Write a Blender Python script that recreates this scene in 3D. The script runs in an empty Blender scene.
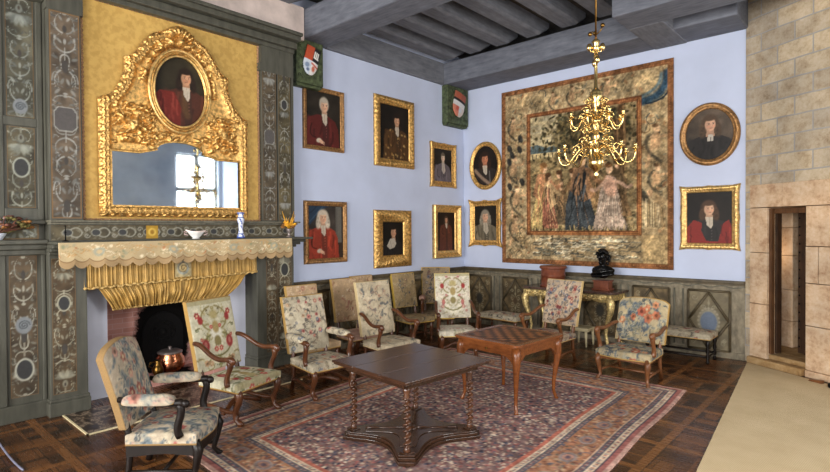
import bpy, bmesh, math, random
import numpy as np
from mathutils import Vector, Matrix
C = bpy.context.scene.collection
PI = math.pi
R_ = random.Random(7)

# ------------------------------------------------------------------ helpers
def lin(c):
    c = np.asarray(c, float)
    return np.where(c <= 0.04045, c / 12.92, ((c + 0.055) / 1.055) ** 2.4)
def rgb(c):
    return tuple(float(v) for v in lin(np.asarray(c, float) / 255.0)) + (1.0,)

class NT:
    """tiny node helper"""
    def __init__(s, name):
        s.m = bpy.data.materials.new(name); s.m.use_nodes = True
        s.t = s.m.node_tree; s.b = s.t.nodes['Principled BSDF']
    def n(s, kind, **kw):
        nd = s.t.nodes.new(kind)
        for k, v in kw.items():
            if k in nd.inputs.keys(): s.set(nd.inputs[k], v)
            else: setattr(nd, k, v)
        return nd
    def set(s, sock, v):
        if hasattr(v, 'is_output') or isinstance(v, bpy.types.NodeSocket): s.t.links.new(v, sock)
        else: sock.default_value = v
    def link(s, a, b): s.t.links.new(a, b)
    def coord(s, which='Object', scale=(1, 1, 1), rot=(0, 0, 0)):
        tc = s.n('ShaderNodeTexCoord'); mp = s.n('ShaderNodeMapping')
        mp.inputs['Scale'].default_value = scale; mp.inputs['Rotation'].default_value = rot
        s.link(tc.outputs[which], mp.inputs['Vector']); return mp.outputs['Vector']
    def ramp(s, fac, stops):
        r = s.n('ShaderNodeValToRGB'); s.link(fac, r.inputs['Fac'])
        e = r.color_ramp.elements
        while len(e) < len(stops): e.new(0.5)
        for q, (p, c) in zip(e, stops):
            q.position = p; q.color = rgb(c) if len(c) == 3 else c
        return r.outputs['Color']
    def mix(s, fac, a, b, mode='MIX'):
        m = s.n('ShaderNodeMix', data_type='RGBA', blend_type=mode)
        s.set(m.inputs[0], fac)
        for i, v in ((6, a), (7, b)):
            s.set(m.inputs[i], v if not (isinstance(v, tuple) and len(v) == 3) else rgb(v))
        return m.outputs[2]
    def math(s, op, a, b=0.0):
        m = s.n('ShaderNodeMath', operation=op); s.set(m.inputs[0], a); s.set(m.inputs[1], b); return m.outputs[0]
    def noise(s, vec, scale, detail=4, rough=0.55):
        nn = s.n('ShaderNodeTexNoise'); s.link(vec, nn.inputs['Vector'])
        nn.inputs['Scale'].default_value = scale; nn.inputs['Detail'].default_value = detail; nn.inputs['Roughness'].default_value = rough
        return nn.outputs['Fac']
    def bump(s, h, strength=0.3, dist=0.01):
        b = s.n('ShaderNodeBump'); b.inputs['Strength'].default_value = strength; b.inputs['Distance'].default_value = dist
        s.link(h, b.inputs['Height']); s.link(b.outputs['Normal'], s.b.inputs['Normal'])

def simple(name, col, rough=0.6, metal=0.0, var=0.12, scale=6.0, bump=0.0, bscale=60.0, spec=0.5, stretch=(1, 1, 1)):
    t = NT(name); v = t.coord('Object', stretch)
    nz = t.noise(v, scale)
    c = np.asarray(col, float)
    a = tuple(np.clip(c * (1 - var), 0, 255)); b = tuple(np.clip(c * (1 + var), 0, 255))
    t.link(t.ramp(nz, [(0.3, a), (0.7, b)]), t.b.inputs['Base Color'])
    t.b.inputs['Roughness'].default_value = rough; t.b.inputs['Metallic'].default_value = metal
    t.b.inputs['Specular IOR Level'].default_value = spec
    if bump: t.bump(t.noise(v, bscale, 3), bump, 0.01)
    return t.m

def wood(name, dark, light, rough=0.35, scale=(2, 14, 14), spec=0.5, bump=0.08):
    t = NT(name); v = t.coord('Object', scale)
    nz = t.noise(v, 3.0, 6, 0.6); v2 = t.coord('Object', (1, 1, 1)); n2 = t.noise(v2, 5.0, 2)
    f = t.math('ADD', t.math('MULTIPLY', nz, 0.7), t.math('MULTIPLY', n2, 0.3))
    t.link(t.ramp(f, [(0.32, dark), (0.68, light)]), t.b.inputs['Base Color'])
    t.b.inputs['Roughness'].default_value = rough; t.b.inputs['Specular IOR Level'].default_value = spec
    t.bump(nz, bump, 0.004)
    return t.m

def painted(name, rough=0.8, bump=0.25, bscale=180.0, spec=0.3, var=0.0, metal=0.0):
    t = NT(name); a = t.n('ShaderNodeAttribute'); a.attribute_name = 'Col'
    v = t.coord('Object'); nz = t.noise(v, bscale, 2)
    col = a.outputs['Color']
    if var:
        n2 = t.noise(v, bscale * 0.5, 3)
        col = t.mix(1.0, col, t.ramp(n2, [(0.25, (1 - var, 1 - var, 1 - var, 1)), (0.75, (1 + 0.3 * var,) * 3 + (1,))]), 'MULTIPLY')
    t.link(col, t.b.inputs['Base Color'])
    t.b.inputs['Roughness'].default_value = rough; t.b.inputs['Specular IOR Level'].default_value = spec
    t.b.inputs['Metallic'].default_value = metal
    if bump: t.bump(nz, bump, 0.004)
    return t.m

M = {}
M['fabric'] = painted('upholstery_needlework', 0.95, 0.5, 260, 0.15, 0.18)
M['canvas'] = painted('oil_paint_varnish', 0.5, 0.1, 90, 0.2)
M['panelpaint'] = painted('painted_wood_panel', 0.62, 0.15, 60, 0.3, 0.15)
M['weave'] = painted('woven_wool', 1.0, 0.5, 300, 0.05, 0.16)
M['porcelain'] = painted('painted_porcelain', 0.15, 0.0, 50, 0.5)
M['wall'] = simple('lavender_plaster', (189, 198, 221), 0.9, 0, 0.025, 1.3, 0.05, 30, 0.15)
M['whitewash'] = simple('pale_fireplace_plaster', (200, 203, 217), 0.9, 0, 0.03, 3, 0.1, 30, 0.15)
M['greypaint'] = simple('grey_green_painted_wood', (74, 73, 64), 0.5, 0, 0.13, 4, 0.08, 40, 0.35, (3, 3, 0.6))
M['greylight'] = simple('worn_grey_painted_wood', (104, 101, 88), 0.6, 0, 0.16, 5, 0.08, 40, 0.3, (3, 3, 0.8))
M['wainscot'] = simple('weathered_grey_brown_panelling', (118, 109, 91), 0.6, 0, 0.2, 7, 0.12, 50, 0.3, (2, 2, 1))
M['moulding'] = simple('dark_moulding_paint', (80, 70, 52), 0.5, 0, 0.2, 8, 0.05, 40, 0.35)
M['beam'] = wood('grey_painted_oak_beam', (84, 87, 96), (116, 119, 129), 0.7, (1.2, 7, 7), 0.25, 0.15)
M['joist'] = wood('grey_painted_oak_joist', (90, 92, 99), (122, 124, 131), 0.7, (7, 1.2, 7), 0.25, 0.15)
M['plank'] = wood('dark_ceiling_boards', (52, 48, 46), (88, 82, 76), 0.8, (9, 1.0, 9), 0.2, 0.3)
M['pinkplaster'] = simple('pinkish_plaster', (196, 180, 172), 0.85, 0, 0.12, 2.5, 0.1, 20, 0.2)
M['walnut'] = wood('polished_walnut', (52, 28, 16), (102, 60, 34), 0.28, (8, 8, 3), 0.5)
M['blackwood'] = wood('nearly_black_wood', (13, 9, 7), (28, 19, 14), 0.42, (8, 8, 3), 0.28)
M['honey'] = wood('honey_beech', (84, 50, 28), (126, 80, 46), 0.35, (8, 8, 3), 0.45)
M['twistoak'] = wood('polished_twist_oak', (44, 26, 17), (92, 58, 38), 0.18, (8, 8, 3), 0.6)
M['darkoak'] = wood('dark_oak', (32, 20, 13), (66, 42, 27), 0.26, (14, 2, 14), 0.5)
M['tableoak'] = wood('dark_table_oak', (38, 23, 15), (76, 48, 32), 0.25, (2, 16, 16), 0.5)
M['cherry'] = wood('reddish_cherry', (84, 44, 20), (130, 74, 36), 0.26, (3, 12, 12), 0.5)
M['redbox'] = wood('red_brown_box_wood', (92, 46, 30), (130, 72, 48), 0.4, (8, 8, 3), 0.45)
M['doorwood'] = wood('old_door_oak', (34, 22, 14), (74, 50, 32), 0.6, (12, 12, 2), 0.3)
M['gold'] = simple('old_gilding', (196, 156, 92), 0.38, 0.75, 0.30, 26, 0.5, 90)
M['goldlight'] = simple('bright_gilding', (212, 176, 112), 0.34, 0.75, 0.2, 20, 0.35, 90)
M['golddark'] = simple('dull_brown_gilding', (150, 112, 70), 0.42, 0.6, 0.28, 26, 0.4, 90)
M['brass'] = simple('polished_brass', (218, 188, 124), 0.2, 1.0, 0.06, 12)
M['copper'] = simple('copper', (196, 126, 90), 0.24, 1.0, 0.12, 14)
M['darkbrass'] = simple('tarnished_brass', (110, 82, 40), 0.3, 1.0, 0.15, 14)
M['pewter'] = simple('dull_pewter_lid', (150, 140, 136), 0.4, 0.8, 0.1, 14)
M['iron'] = simple('black_iron', (11, 10, 10), 0.85, 0.0, 0.2, 20, 0.3, 60, 0.15)
M['bronze'] = simple('black_bronze', (22, 22, 22), 0.22, 0.6, 0.2, 12)
M['gimp'] = simple('yellow_gimp_braid', (190, 158, 100), 0.85, 0, 0.12, 40, 0.5, 220, 0.15)
M['green'] = simple('mottled_green_paint', (62, 70, 48), 0.6, 0, 0.45, 14, 0.15, 40, 0.3)
M['paleroom'] = simple('pale_lime_plaster', (180, 188, 198), 0.9, 0, 0.06, 1.5, 0.1, 30, 0.15)
M['roomgrey'] = simple('grey_lime_plaster', (118, 124, 130), 0.9, 0, 0.1, 1.5, 0.1, 30, 0.15)
M['jute'] = None
M['cream'] = simple('cream_paint', (214, 200, 160), 0.5, 0, 0.06, 6)
M['black'] = simple('black_paint', (20, 18, 18), 0.6, 0, 0.2, 10)
M['marble'] = None

class MB:
    """collects geometry, builds ONE mesh object"""
    def __init__(s): s.v = []; s.f = []; s.m = []; s.c = []; s.sm = []
    def add(s, verts, faces, mat=0, cols=None, smooth=True):
        o = len(s.v); s.v.extend([tuple(map(float, p)) for p in verts])
        if cols is None: s.c.extend([(1, 1, 1)] * len(verts))
        else: s.c.extend([tuple(map(float, q)) for q in cols])
        for f in faces:
            s.f.append(tuple(o + i for i in f)); s.m.append(mat); s.sm.append(smooth)
        return s
    def box(s, lo, hi, mat=0, rz=0.0, piv=None, col=None):
        x0, y0, z0 = lo; x1, y1, z1 = hi
        v = [(x, y, z) for z in (z0, z1) for y in (y0, y1) for x in (x0, x1)]
        if rz:
            px, py = piv if piv else ((x0 + x1) / 2, (y0 + y1) / 2); ct, st = math.cos(rz), math.sin(rz)
            v = [(px + (a - px) * ct - (b - py) * st, py + (a - px) * st + (b - py) * ct, z) for a, b, z in v]
        f = [(0, 2, 3, 1), (4, 5, 7, 6), (0, 1, 5, 4), (2, 6, 7, 3), (0, 4, 6, 2), (1, 3, 7, 5)]
        return s.add(v, f, mat, [col] * 8 if col is not None else None, False)
    def tube(s, path, rad, n=10, sect=(1, 1), up=None, mat=0, caps=True):
        P = [Vector(p) for p in path]; k = len(P)
        if not hasattr(rad, '__len__'): rad = [rad] * k
        T = []
        for i in range(k):
            d = P[min(i + 1, k - 1)] - P[max(i - 1, 0)]
            T.append(d.normalized() if d.length > 1e-9 else Vector((0, 0, 1)))
        ref = Vector(up) if up else (Vector((0, 0, 1)) if abs(T[0].z) < 0.9 else Vector((1, 0, 0)))
        V = []
        N = (ref - T[0] * ref.dot(T[0])).normalized()
        for i in range(k):
            N = N - T[i] * N.dot(T[i]); N = N.normalized() if N.length > 1e-6 else T[i].orthogonal().normalized()
            B = T[i].cross(N)
            for j in range(n):
                a = 2 * PI * j / n
                V.append(P[i] + N * (math.cos(a) * rad[i] * sect[0]) + B * (math.sin(a) * rad[i] * sect[1]))
        F = [(i * n + j, i * n + (j + 1) % n, (i + 1) * n + (j + 1) % n, (i + 1) * n + j) for i in range(k - 1) for j in range(n)]
        if caps: F.append(tuple(range(n - 1, -1, -1))); F.append(tuple((k - 1) * n + j for j in range(n)))
        return s.add(V, F, mat)
    def lathe(s, prof, c=(0, 0, 0), n=20, mat=0, flute=0, fl=0.0, sq=1.0):
        V = []; k = len(prof)
        for r, z in prof:
            for j in range(n):
                a = 2 * PI * j / n; rr = r * (1 + (fl * math.cos(flute * a) if flute else 0))
                V.append((c[0] + rr * math.cos(a), c[1] + rr * math.sin(a) * sq, c[2] + z))
        F = [(i * n + j, i * n + (j + 1) % n, (i + 1) * n + (j + 1) % n, (i + 1) * n + j) for i in range(k - 1) for j in range(n)]
        F.append(tuple(range(n - 1, -1, -1))); F.append(tuple((k - 1) * n + j for j in range(n)))
        return s.add(V, F, mat)
    def ball(s, c, r, n=10, mat=0):
        rr = r if hasattr(r, '__len__') else (r, r, r)
        V = []; k = max(5, n // 2 + 1)
        for i in range(k + 1):
            t = PI * i / k
            for j in range(n):
                a = 2 * PI * j / n
                V.append((c[0] + rr[0] * math.sin(t) * math.cos(a), c[1] + rr[1] * math.sin(t) * math.sin(a), c[2] - rr[2] * math.cos(t)))
        F = [(i * n + j, i * n + (j + 1) % n, (i + 1) * n + (j + 1) % n, (i + 1) * n + j) for i in range(k) for j in range(n)]
        return s.add(V, F, mat)
    def prism(s, poly, z0, z1, axes=((1, 0, 0), (0, 1, 0), (0, 0, 1)), o=(0, 0, 0), mat=0, cols=None, smooth=False):
        ax = [Vector(a) for a in axes]; O = Vector(o); n = len(poly)
        V = [O + ax[0] * p[0] + ax[1] * p[1] + ax[2] * z for z in (z0, z1) for p in poly]
        F = [tuple(range(n - 1, -1, -1)), tuple(n + i for i in range(n))]
        F += [(i, (i + 1) % n, n + (i + 1) % n, n + i) for i in range(n)]
        return s.add(V, F, mat, [cols] * (2 * n) if cols is not None else None, smooth)
    def sweep(s, prof, path, closed=False, mat=0):
        """prof: list of (offset vector per path point fn) -- path: list of (origin, a, b): point = o + a*p0 + b*p1"""
        k = len(path); n = len(prof); V = []
        for o, a, b in path:
            for p in prof: V.append(Vector(o) + Vector(a) * p[0] + Vector(b) * p[1])
        F = []
        for i in range(k if closed else k - 1):
            i2 = (i + 1) % k
            for j in range(n - 1): F.append((i * n + j, i * n + j + 1, i2 * n + j + 1, i2 * n + j))
        if not closed: F.append(tuple(range(n))); F.append(tuple((k - 1) * n + j for j in range(n - 1, -1, -1)))
        return s.add(V, F, mat, None, False)
    def grid(s, fn, nu, nv, cols=None, mat=0, skip=None, smooth=True):
        """fn(u,v) with u,v in 0..1; cols array [nv][nu][3]"""
        V = [fn(i / (nu - 1), j / (nv - 1)) for j in range(nv) for i in range(nu)]
        F = []
        for j in range(nv - 1):
            for i in range(nu - 1):
                if skip is not None and skip(i, j): continue
                a = j * nu + i; F.append((a, a + 1, a + nu + 1, a + nu))
        return s.add(V, F, mat, cols.reshape(-1, 3) if cols is not None else None, smooth)
    def build(s, name, mats, parent=None, loc=None, rz=None, bevel=0.0, sub=0, flip=False, smooth_angle=None):
        me = bpy.data.meshes.new(name)
        me.from_pydata(s.v, [], s.f)
        ml = mats if isinstance(mats, (list, tuple)) else [mats]
        for m in ml: me.materials.append(M[m] if isinstance(m, str) else m)
        me.polygons.foreach_set('material_index', s.m)
        me.polygons.foreach_set('use_smooth', s.sm)
        cl = np.ones((len(s.v), 4), np.float32); cl[:, :3] = np.asarray(s.c, np.float32)
        if (cl[:, :3] < 0.999).any():
            at = me.color_attributes.new('Col', 'FLOAT_COLOR', 'POINT'); at.data.foreach_set('color', cl.ravel())
        bm = bmesh.new(); bm.from_mesh(me)
        bmesh.ops.recalc_face_normals(bm, faces=bm.faces)
        bm.to_mesh(me); bm.free()
        me.update()
        o = bpy.data.objects.new(name, me); C.objects.link(o)
        if parent is not None: o.parent = parent
        if loc is not None: o.location = loc
        if rz is not None: o.rotation_euler = (0, 0, rz)
        if bevel:
            md = o.modifiers.new('edge', 'BEVEL'); md.width = bevel; md.segments = 2; md.limit_method = 'ANGLE'; md.angle_limit = 0.6
        if sub:
            md = o.modifiers.new('smooth', 'SUBSURF'); md.levels = sub; md.render_levels = sub
        return o

def thing(name, label, cat, loc=(0, 0, 0), rz=0.0, group=None):
    o = bpy.data.objects.new(name, None); C.objects.link(o); o.empty_display_size = 0.1
    o.location = loc; o.rotation_euler = (0, 0, rz)
    o['label'] = label; o['category'] = cat
    if group: o['group'] = group
    return o
def tag(o, label, cat, group=None):
    o['label'] = label; o['category'] = cat
    if group: o['group'] = group
    return o
def struct(o, label=None, cat=None):
    o['kind'] = 'structure'
    if label: o['label'] = label
    if cat: o['category'] = cat
    return o
def srect(name, mat, *boxes, bevel=0.0, parent=None):
    b = MB()
    for lo, hi in boxes: b.box(lo, hi)
    o = b.build(name, mat, parent, bevel=bevel)
    return o

# ------------------------------------------------------------------ 2-D painting on vertex grids
class Paint:
    def __init__(s, w, h, res, bg):
        s.w, s.h = w, h; s.nx = max(4, int(round(w / res)) + 1); s.ny = max(4, int(round(h / res)) + 1)
        s.rx = w / (s.nx - 1); s.ry = h / (s.ny - 1)
        s.a = np.empty((s.ny, s.nx, 3)); s.a[:] = np.asarray(bg, float) / 255
        s.X, s.Y = np.meshgrid(np.linspace(0, w, s.nx), np.linspace(0, h, s.ny))
    def win(s, x0, x1, y0, y1):
        i0 = max(0, int(x0 / s.rx)); i1 = min(s.nx, int(x1 / s.rx) + 2); j0 = max(0, int(y0 / s.ry)); j1 = min(s.ny, int(y1 / s.ry) + 2)
        return (slice(j0, j1), slice(i0, i1)) if i1 > i0 and j1 > j0 else None
    def ell(s, x, y, rx, ry, col, rot=0.0, soft=0.25, a=1.0):
        r = max(rx, ry) * (1 + soft) + s.rx
        W = s.win(x - r, x + r, y - r, y + r)
        if W is None: return
        dx = s.X[W] - x; dy = s.Y[W] - y; ct, st = math.cos(rot), math.sin(rot)
        q = np.sqrt(((dx * ct + dy * st) / rx) ** 2 + ((-dx * st + dy * ct) / ry) ** 2)
        k = np.clip((1 + soft - q) / (2 * soft + 1e-6), 0, 1) * a
        s.a[W] = s.a[W] * (1 - k[..., None]) + np.asarray(col, float) / 255 * k[..., None]
    def stroke(s, pts, wd, col, a=1.0, taper=False):
        L = [0.0]
        for p, q in zip(pts, pts[1:]): L.append(L[-1] + math.hypot(q[0] - p[0], q[1] - p[1]))
        n = max(2, int(L[-1] / max(wd * 0.6, s.rx * 0.6)))
        xs = np.interp(np.linspace(0, L[-1], n), L, [p[0] for p in pts]); ys = np.interp(np.linspace(0, L[-1], n), L, [p[1] for p in pts])
        for i, (x, y) in enumerate(zip(xs, ys)):
            r = wd * (1 - 0.75 * i / n if taper else 1) * 0.5
            s.ell(x, y, r, r, col, 0, 0.4, a)
    def poly(s, pts, col, a=1.0):
        xs = [p[0] for p in pts]; ys = [p[1] for p in pts]
        W = s.win(min(xs), max(xs), min(ys), max(ys))
        if W is None: return
        X = s.X[W]; Y = s.Y[W]; ins = np.zeros(X.shape, bool); n = len(pts)
        for i in range(n):
            x0, y0 = pts[i]; x1, y1 = pts[(i + 1) % n]
            if y0 == y1: continue
            c = ((y0 > Y) != (y1 > Y)) & (X < (x1 - x0) * (Y - y0) / (y1 - y0) + x0)
            ins ^= c
        k = ins.astype(float)[..., None] * a
        s.a[W] = s.a[W] * (1 - k) + np.asarray(col, float) / 255 * k
    def rect(s, x0, x1, y0, y1, col, a=1.0):
        k = ((s.X >= x0) & (s.X <= x1) & (s.Y >= y0) & (s.Y <= y1))[..., None] * a
        s.a = s.a * (1 - k) + np.asarray(col, float) / 255 * k
    def nz(s, scale, seed=0, ax=1.0):
        r = np.random.RandomState(seed); gx = int(s.w / scale) + 3; gy = int(s.h / (scale * ax)) + 3
        g = r.rand(gy, gx); fx = s.X / scale; fy = s.Y / (scale * ax)
        ix = fx.astype(int); iy = fy.astype(int); tx = fx - ix; ty = fy - iy; tx = tx * tx * (3 - 2 * tx); ty = ty * ty * (3 - 2 * ty)
        return (g[iy, ix] * (1 - tx) + g[iy, ix + 1] * tx) * (1 - ty) + (g[iy + 1, ix] * (1 - tx) + g[iy + 1, ix + 1] * tx) * ty
    def mottle(s, scale, amp, seed=0, tint=None, ax=1.0):
        n = (s.nz(scale, seed, ax) - 0.5) * 2 * amp
        if tint is None: s.a = s.a * (1 + n[..., None])
        else:
            k = np.clip(n, 0, 1)[..., None]; s.a = s.a * (1 - k) + np.asarray(tint, float) / 255 * k
    def mirror(s):
        h = s.nx // 2; s.a[:, s.nx - h:] = s.a[:, :h][:, ::-1]
    def out(s): return lin(np.clip(s.a, 0, 1))

def spiral(cx, cy, r, turns, a0, sgn=1, n=26):
    return [(cx + r * (1 - 0.85 * i / n) * math.cos(a0 + sgn * turns * 2 * PI * i / n), cy + r * (1 - 0.85 * i / n) * math.sin(a0 + sgn * turns * 2 * PI * i / n)) for i in range(n + 1)]
def bez(p0, p1, p2, p3, n=14):
    out = []
    for i in range(n + 1):
        t = i / n; a, b, c, d = (1 - t) ** 3, 3 * t * (1 - t) ** 2, 3 * t * t * (1 - t), t ** 3
        out.append(tuple(a * q0 + b * q1 + c * q2 + d * q3 for q0, q1, q2, q3 in zip(p0, p1, p2, p3)))
    return out
# ------------------------------------------------------------------ camera
YAW, PITCH, ROLL, FPX = 0.7370, -0.0143, -0.0062, 529.336
CAM = Vector((7.3276, -9.7488, 2.13))
def setup_camera():
    cy, sy = math.cos(YAW), math.sin(YAW)
    f = Vector((-sy * math.cos(PITCH), cy * math.cos(PITCH), math.sin(PITCH)))
    r = Vector((cy, sy, 0)); u = r.cross(f)
    r2 = r * math.cos(ROLL) + u * math.sin(ROLL); u2 = -r * math.sin(ROLL) + u * math.cos(ROLL)
    cd = bpy.data.cameras.new('camera'); cd.sensor_width = 36; cd.lens = FPX / 830 * 36; cd.clip_start = 0.05
    co = bpy.data.objects.new('camera', cd); C.objects.link(co)
    m = Matrix((r2, u2, -f)).transposed().to_4x4(); m.translation = CAM; co.matrix_world = m
    bpy.context.scene.camera = co
    return f, r2, u2
CF, CR, CU = setup_camera()
def ray_at(px, py, axis, val):
    d = CF * FPX + CR * (px - 415) + CU * (236 - py)
    return CAM + d * ((val - CAM[axis]) / d[axis])

# ------------------------------------------------------------------ special materials
def parquet():
    t = NT('oak_parquet'); v = t.coord('Object')
    sp = t.n('ShaderNodeSeparateXYZ'); t.link(v, sp.inputs[0])
    x, y = sp.outputs['X'], sp.outputs['Y']
    cell = 0.66
    fx = t.math('FRACT', t.math('DIVIDE', t.math('ADD', x, 0.33), cell)); fy = t.math('FRACT', t.math('DIVIDE', t.math('ADD', y, 20.2), cell))
    bx = t.math('LESS_THAN', fx, 0.13); by = t.math('LESS_THAN', fy, 0.13)
    edge = t.math('MAXIMUM', bx, by)
    sx = t.math('FLOOR', t.math('DIVIDE', t.math('ADD', x, 0.33), cell * 0.435)); sy = t.math('FLOOR', t.math('DIVIDE', t.math('ADD', y, 20.2), cell * 0.435))
    chk = t.math('MODULO', t.math('ADD', sx, sy), 2.0)
    pu = t.n('ShaderNodeMix', data_type='FLOAT'); t.set(pu.inputs[0], chk); t.set(pu.inputs[2], x); t.set(pu.inputs[3], y)
    pl = t.math('DIVIDE', pu.outputs[0], cell * 0.2175)
    pid = t.math('FLOOR', pl)
    wn = t.n('ShaderNodeTexWhiteNoise', noise_dimensions='3D'); cb = t.n('ShaderNodeCombineXYZ')
    t.set(cb.inputs[0], sx); t.set(cb.inputs[1], sy); t.set(cb.inputs[2], pid); t.link(cb.outputs[0], wn.inputs['Vector'])
    vs = t.n('ShaderNodeMapping'); t.link(v, vs.inputs['Vector']); vs.inputs['Scale'].default_value = (1.5, 14, 1); g1 = t.noise(vs.outputs[0], 3, 5, .6)
    vs2 = t.n('ShaderNodeMapping'); t.link(v, vs2.inputs['Vector']); vs2.inputs['Scale'].default_value = (14, 1.5, 1); g2 = t.noise(vs2.outputs[0], 3, 5, .6)
    gr = t.n('ShaderNodeMix', data_type='FLOAT'); t.set(gr.inputs[0], chk); t.set(gr.inputs[2], g2); t.set(gr.inputs[3], g1)
    val = t.math('ADD', t.math('MULTIPLY', wn.outputs['Value'], 0.78), t.math('MULTIPLY', gr.outputs[0], 0.22))
    inner = t.ramp(val, [(0.15, (46, 27, 15)), (0.5, (78, 47, 25)), (0.85, (108, 68, 36))])
    eg = t.ramp(g1, [(0.3, (98, 60, 30)), (0.7, (132, 86, 46))])
    col = t.mix(edge, inner, eg)
    # joints
    fr = t.math('FRACT', pl); j1 = t.math('LESS_THAN', fr, 0.05)
    jx = t.math('LESS_THAN', t.math('FRACT', t.math('DIVIDE', t.math('ADD', x, 0.33), cell * 0.435)), 0.03)
    jy = t.math('LESS_THAN', t.math('FRACT', t.math('DIVIDE', t.math('ADD', y, 20.2), cell * 0.435)), 0.03)
    jj = t.math('MULTIPLY', t.math('MAXIMUM', t.math('MAXIMUM', jx, jy), j1), t.math('SUBTRACT', 1.0, edge))
    je = t.math('MAXIMUM', t.math('LESS_THAN', t.math('ABSOLUTE', t.math('SUBTRACT', fx, 0.13)), 0.006), t.math('LESS_THAN', t.math('ABSOLUTE', t.math('SUBTRACT', fy, 0.13)), 0.006))
    jt = t.math('MULTIPLY', t.math('MAXIMUM', jj, je), 0.75)
    col = t.mix(jt, col, (26, 15, 9))
    big = t.noise(v, 0.8, 3)
    col = t.mix(1.0, col, t.ramp(big, [(0.3, (0.7, 0.7, 0.7, 1)), (0.7, (1.05, 1.05, 1.05, 1))]), 'MULTIPLY')
    t.link(col, t.b.inputs['Base Color'])
    t.link(t.ramp(g1, [(0.2, (0.20,) * 3 + (1,)), (0.8, (0.36,) * 3 + (1,))]), t.b.inputs['Roughness'])
    t.b.inputs['Specular IOR Level'].default_value = 0.45
    t.bump(t.math('SUBTRACT', gr.outputs[0], jt), 0.15, 0.003)
    return t.m
M['parquet'] = parquet()

def stone(name, c1, c2, c3, mortar, bw, rh, ms, off=0.5, blocks=True):
    t = NT(name); v = t.coord('Object')
    sp = t.n('ShaderNodeSeparateXYZ'); t.link(v, sp.inputs[0]); cb = t.n('ShaderNodeCombineXYZ')
    wob = t.noise(v, 2.2, 2)
    t.set(cb.inputs[0], sp.outputs['X']); t.set(cb.inputs[1], t.math('ADD', sp.outputs['Z'], t.math('MULTIPLY', wob, 0.03)))
    n1 = t.noise(v, 5, 5, .65); n2 = t.noise(v, 22, 4, .7); n3 = t.noise(v, 1.1, 2)
    base = t.ramp(t.math('ADD', t.math('MULTIPLY', n1, 0.65), t.math('MULTIPLY', n2, 0.35)), [(0.3, c1), (0.5, c2), (0.68, c3)])
    if blocks:
        bk = t.n('ShaderNodeTexBrick', offset=off)
        bk.offset_frequency = 2; bk.squash = 1.0
        t.link(cb.outputs[0], bk.inputs['Vector']); bk.inputs['Scale'].default_value = 1.0
        bk.inputs['Brick Width'].default_value = bw; bk.inputs['Row Height'].default_value = rh
        bk.inputs['Mortar Size'].default_value = ms; bk.inputs['Mortar Smooth'].default_value = 0.25; bk.inputs['Bias'].default_value = 0.0
        bk.inputs['Color1'].default_value = (0.78, 0.78, 0.8, 1); bk.inputs['Color2'].default_value = (1.12, 1.08, 1.0, 1); bk.inputs['Mortar'].default_value = (1, 1, 1, 1)
        base = t.mix(1.0, base, bk.outputs['Color'], 'MULTIPLY')
        base = t.mix(t.math('MULTIPLY', bk.outputs['Fac'], 0.85), base, mortar)
        t.bump(t.math('SUBTRACT', t.math('MULTIPLY', n2, 0.5), bk.outputs['Fac']), 0.6, 0.012)
    else:
        t.bump(t.math('ADD', t.math('MULTIPLY', n2, 0.5), n1), 0.35, 0.012)
    base = t.mix(1.0, base, t.ramp(n3, [(0.35, (0.80, 0.80, 0.80, 1)), (0.65, (1.08, 1.05, 1.0, 1))]), 'MULTIPLY')
    t.link(base, t.b.inputs['Base Color']); t.b.inputs['Roughness'].default_value = 0.92; t.b.inputs['Specular IOR Level'].default_value = 0.15
    return t.m
M['stone'] = stone('tower_ashlar', (144, 122, 96), (192, 178, 156), (210, 200, 184), (160, 160, 160), 0.52, 0.268, 0.012)
M['dressed'] = stone('dressed_door_stone', (158, 118, 88), (206, 178, 148), (222, 202, 178), (150, 140, 130), 1, 1, 0.01, 0.5, False)
M['stepstone'] = stone('worn_step_stone', (120, 92, 58), (158, 128, 88), (180, 154, 116), (120, 100, 80), 1, 1, 0.01, 0.5, False)
def bricks():
    t = NT('sooty_pink_brick'); v = t.coord('Object')
    sp = t.n('ShaderNodeSeparateXYZ'); t.link(v, sp.inputs[0]); cb = t.n('ShaderNodeCombineXYZ')
    t.set(cb.inputs[0], t.math('ADD', sp.outputs['Y'], sp.outputs['X'])); t.set(cb.inputs[1], sp.outputs['Z'])
    bk = t.n('ShaderNodeTexBrick', offset=0.5); t.link(cb.outputs[0], bk.inputs['Vector']); bk.inputs['Scale'].default_value = 1
    bk.inputs['Brick Width'].default_value = 0.26; bk.inputs['Row Height'].default_value = 0.07; bk.inputs['Mortar Size'].default_value = 0.006
    bk.inputs['Color1'].default_value = rgb((204, 152, 140)); bk.inputs['Color2'].default_value = rgb((188, 134, 122)); bk.inputs['Mortar'].default_value = rgb((204, 164, 154))
    # the ragged soot stain in the middle of the fire back
    n1 = t.noise(v, 6, 5, .7)
    dy = t.math('DIVIDE', t.math('ADD', sp.outputs['Y'], 6.5), 0.44); dz = t.math('DIVIDE', t.math('SUBTRACT', sp.outputs['Z'], 0.62), 0.72)
    dd = t.math('ADD', t.math('SQRT', t.math('ADD', t.math('MULTIPLY', dy, dy), t.math('MULTIPLY', dz, dz))), t.math('MULTIPLY', t.math('SUBTRACT', n1, 0.5), 0.7))
    soot = t.ramp(dd, [(0.85, (1, 1, 1, 1)), (1.08, (0, 0, 0, 1))])
    t.link(t.mix(soot, bk.outputs['Color'], (14, 12, 11)), t.b.inputs['Base Color']); t.b.inputs['Roughness'].default_value = 0.95
    t.b.inputs['Specular IOR Level'].default_value = 0.1
    return t.m
M['brick'] = bricks()
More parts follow.
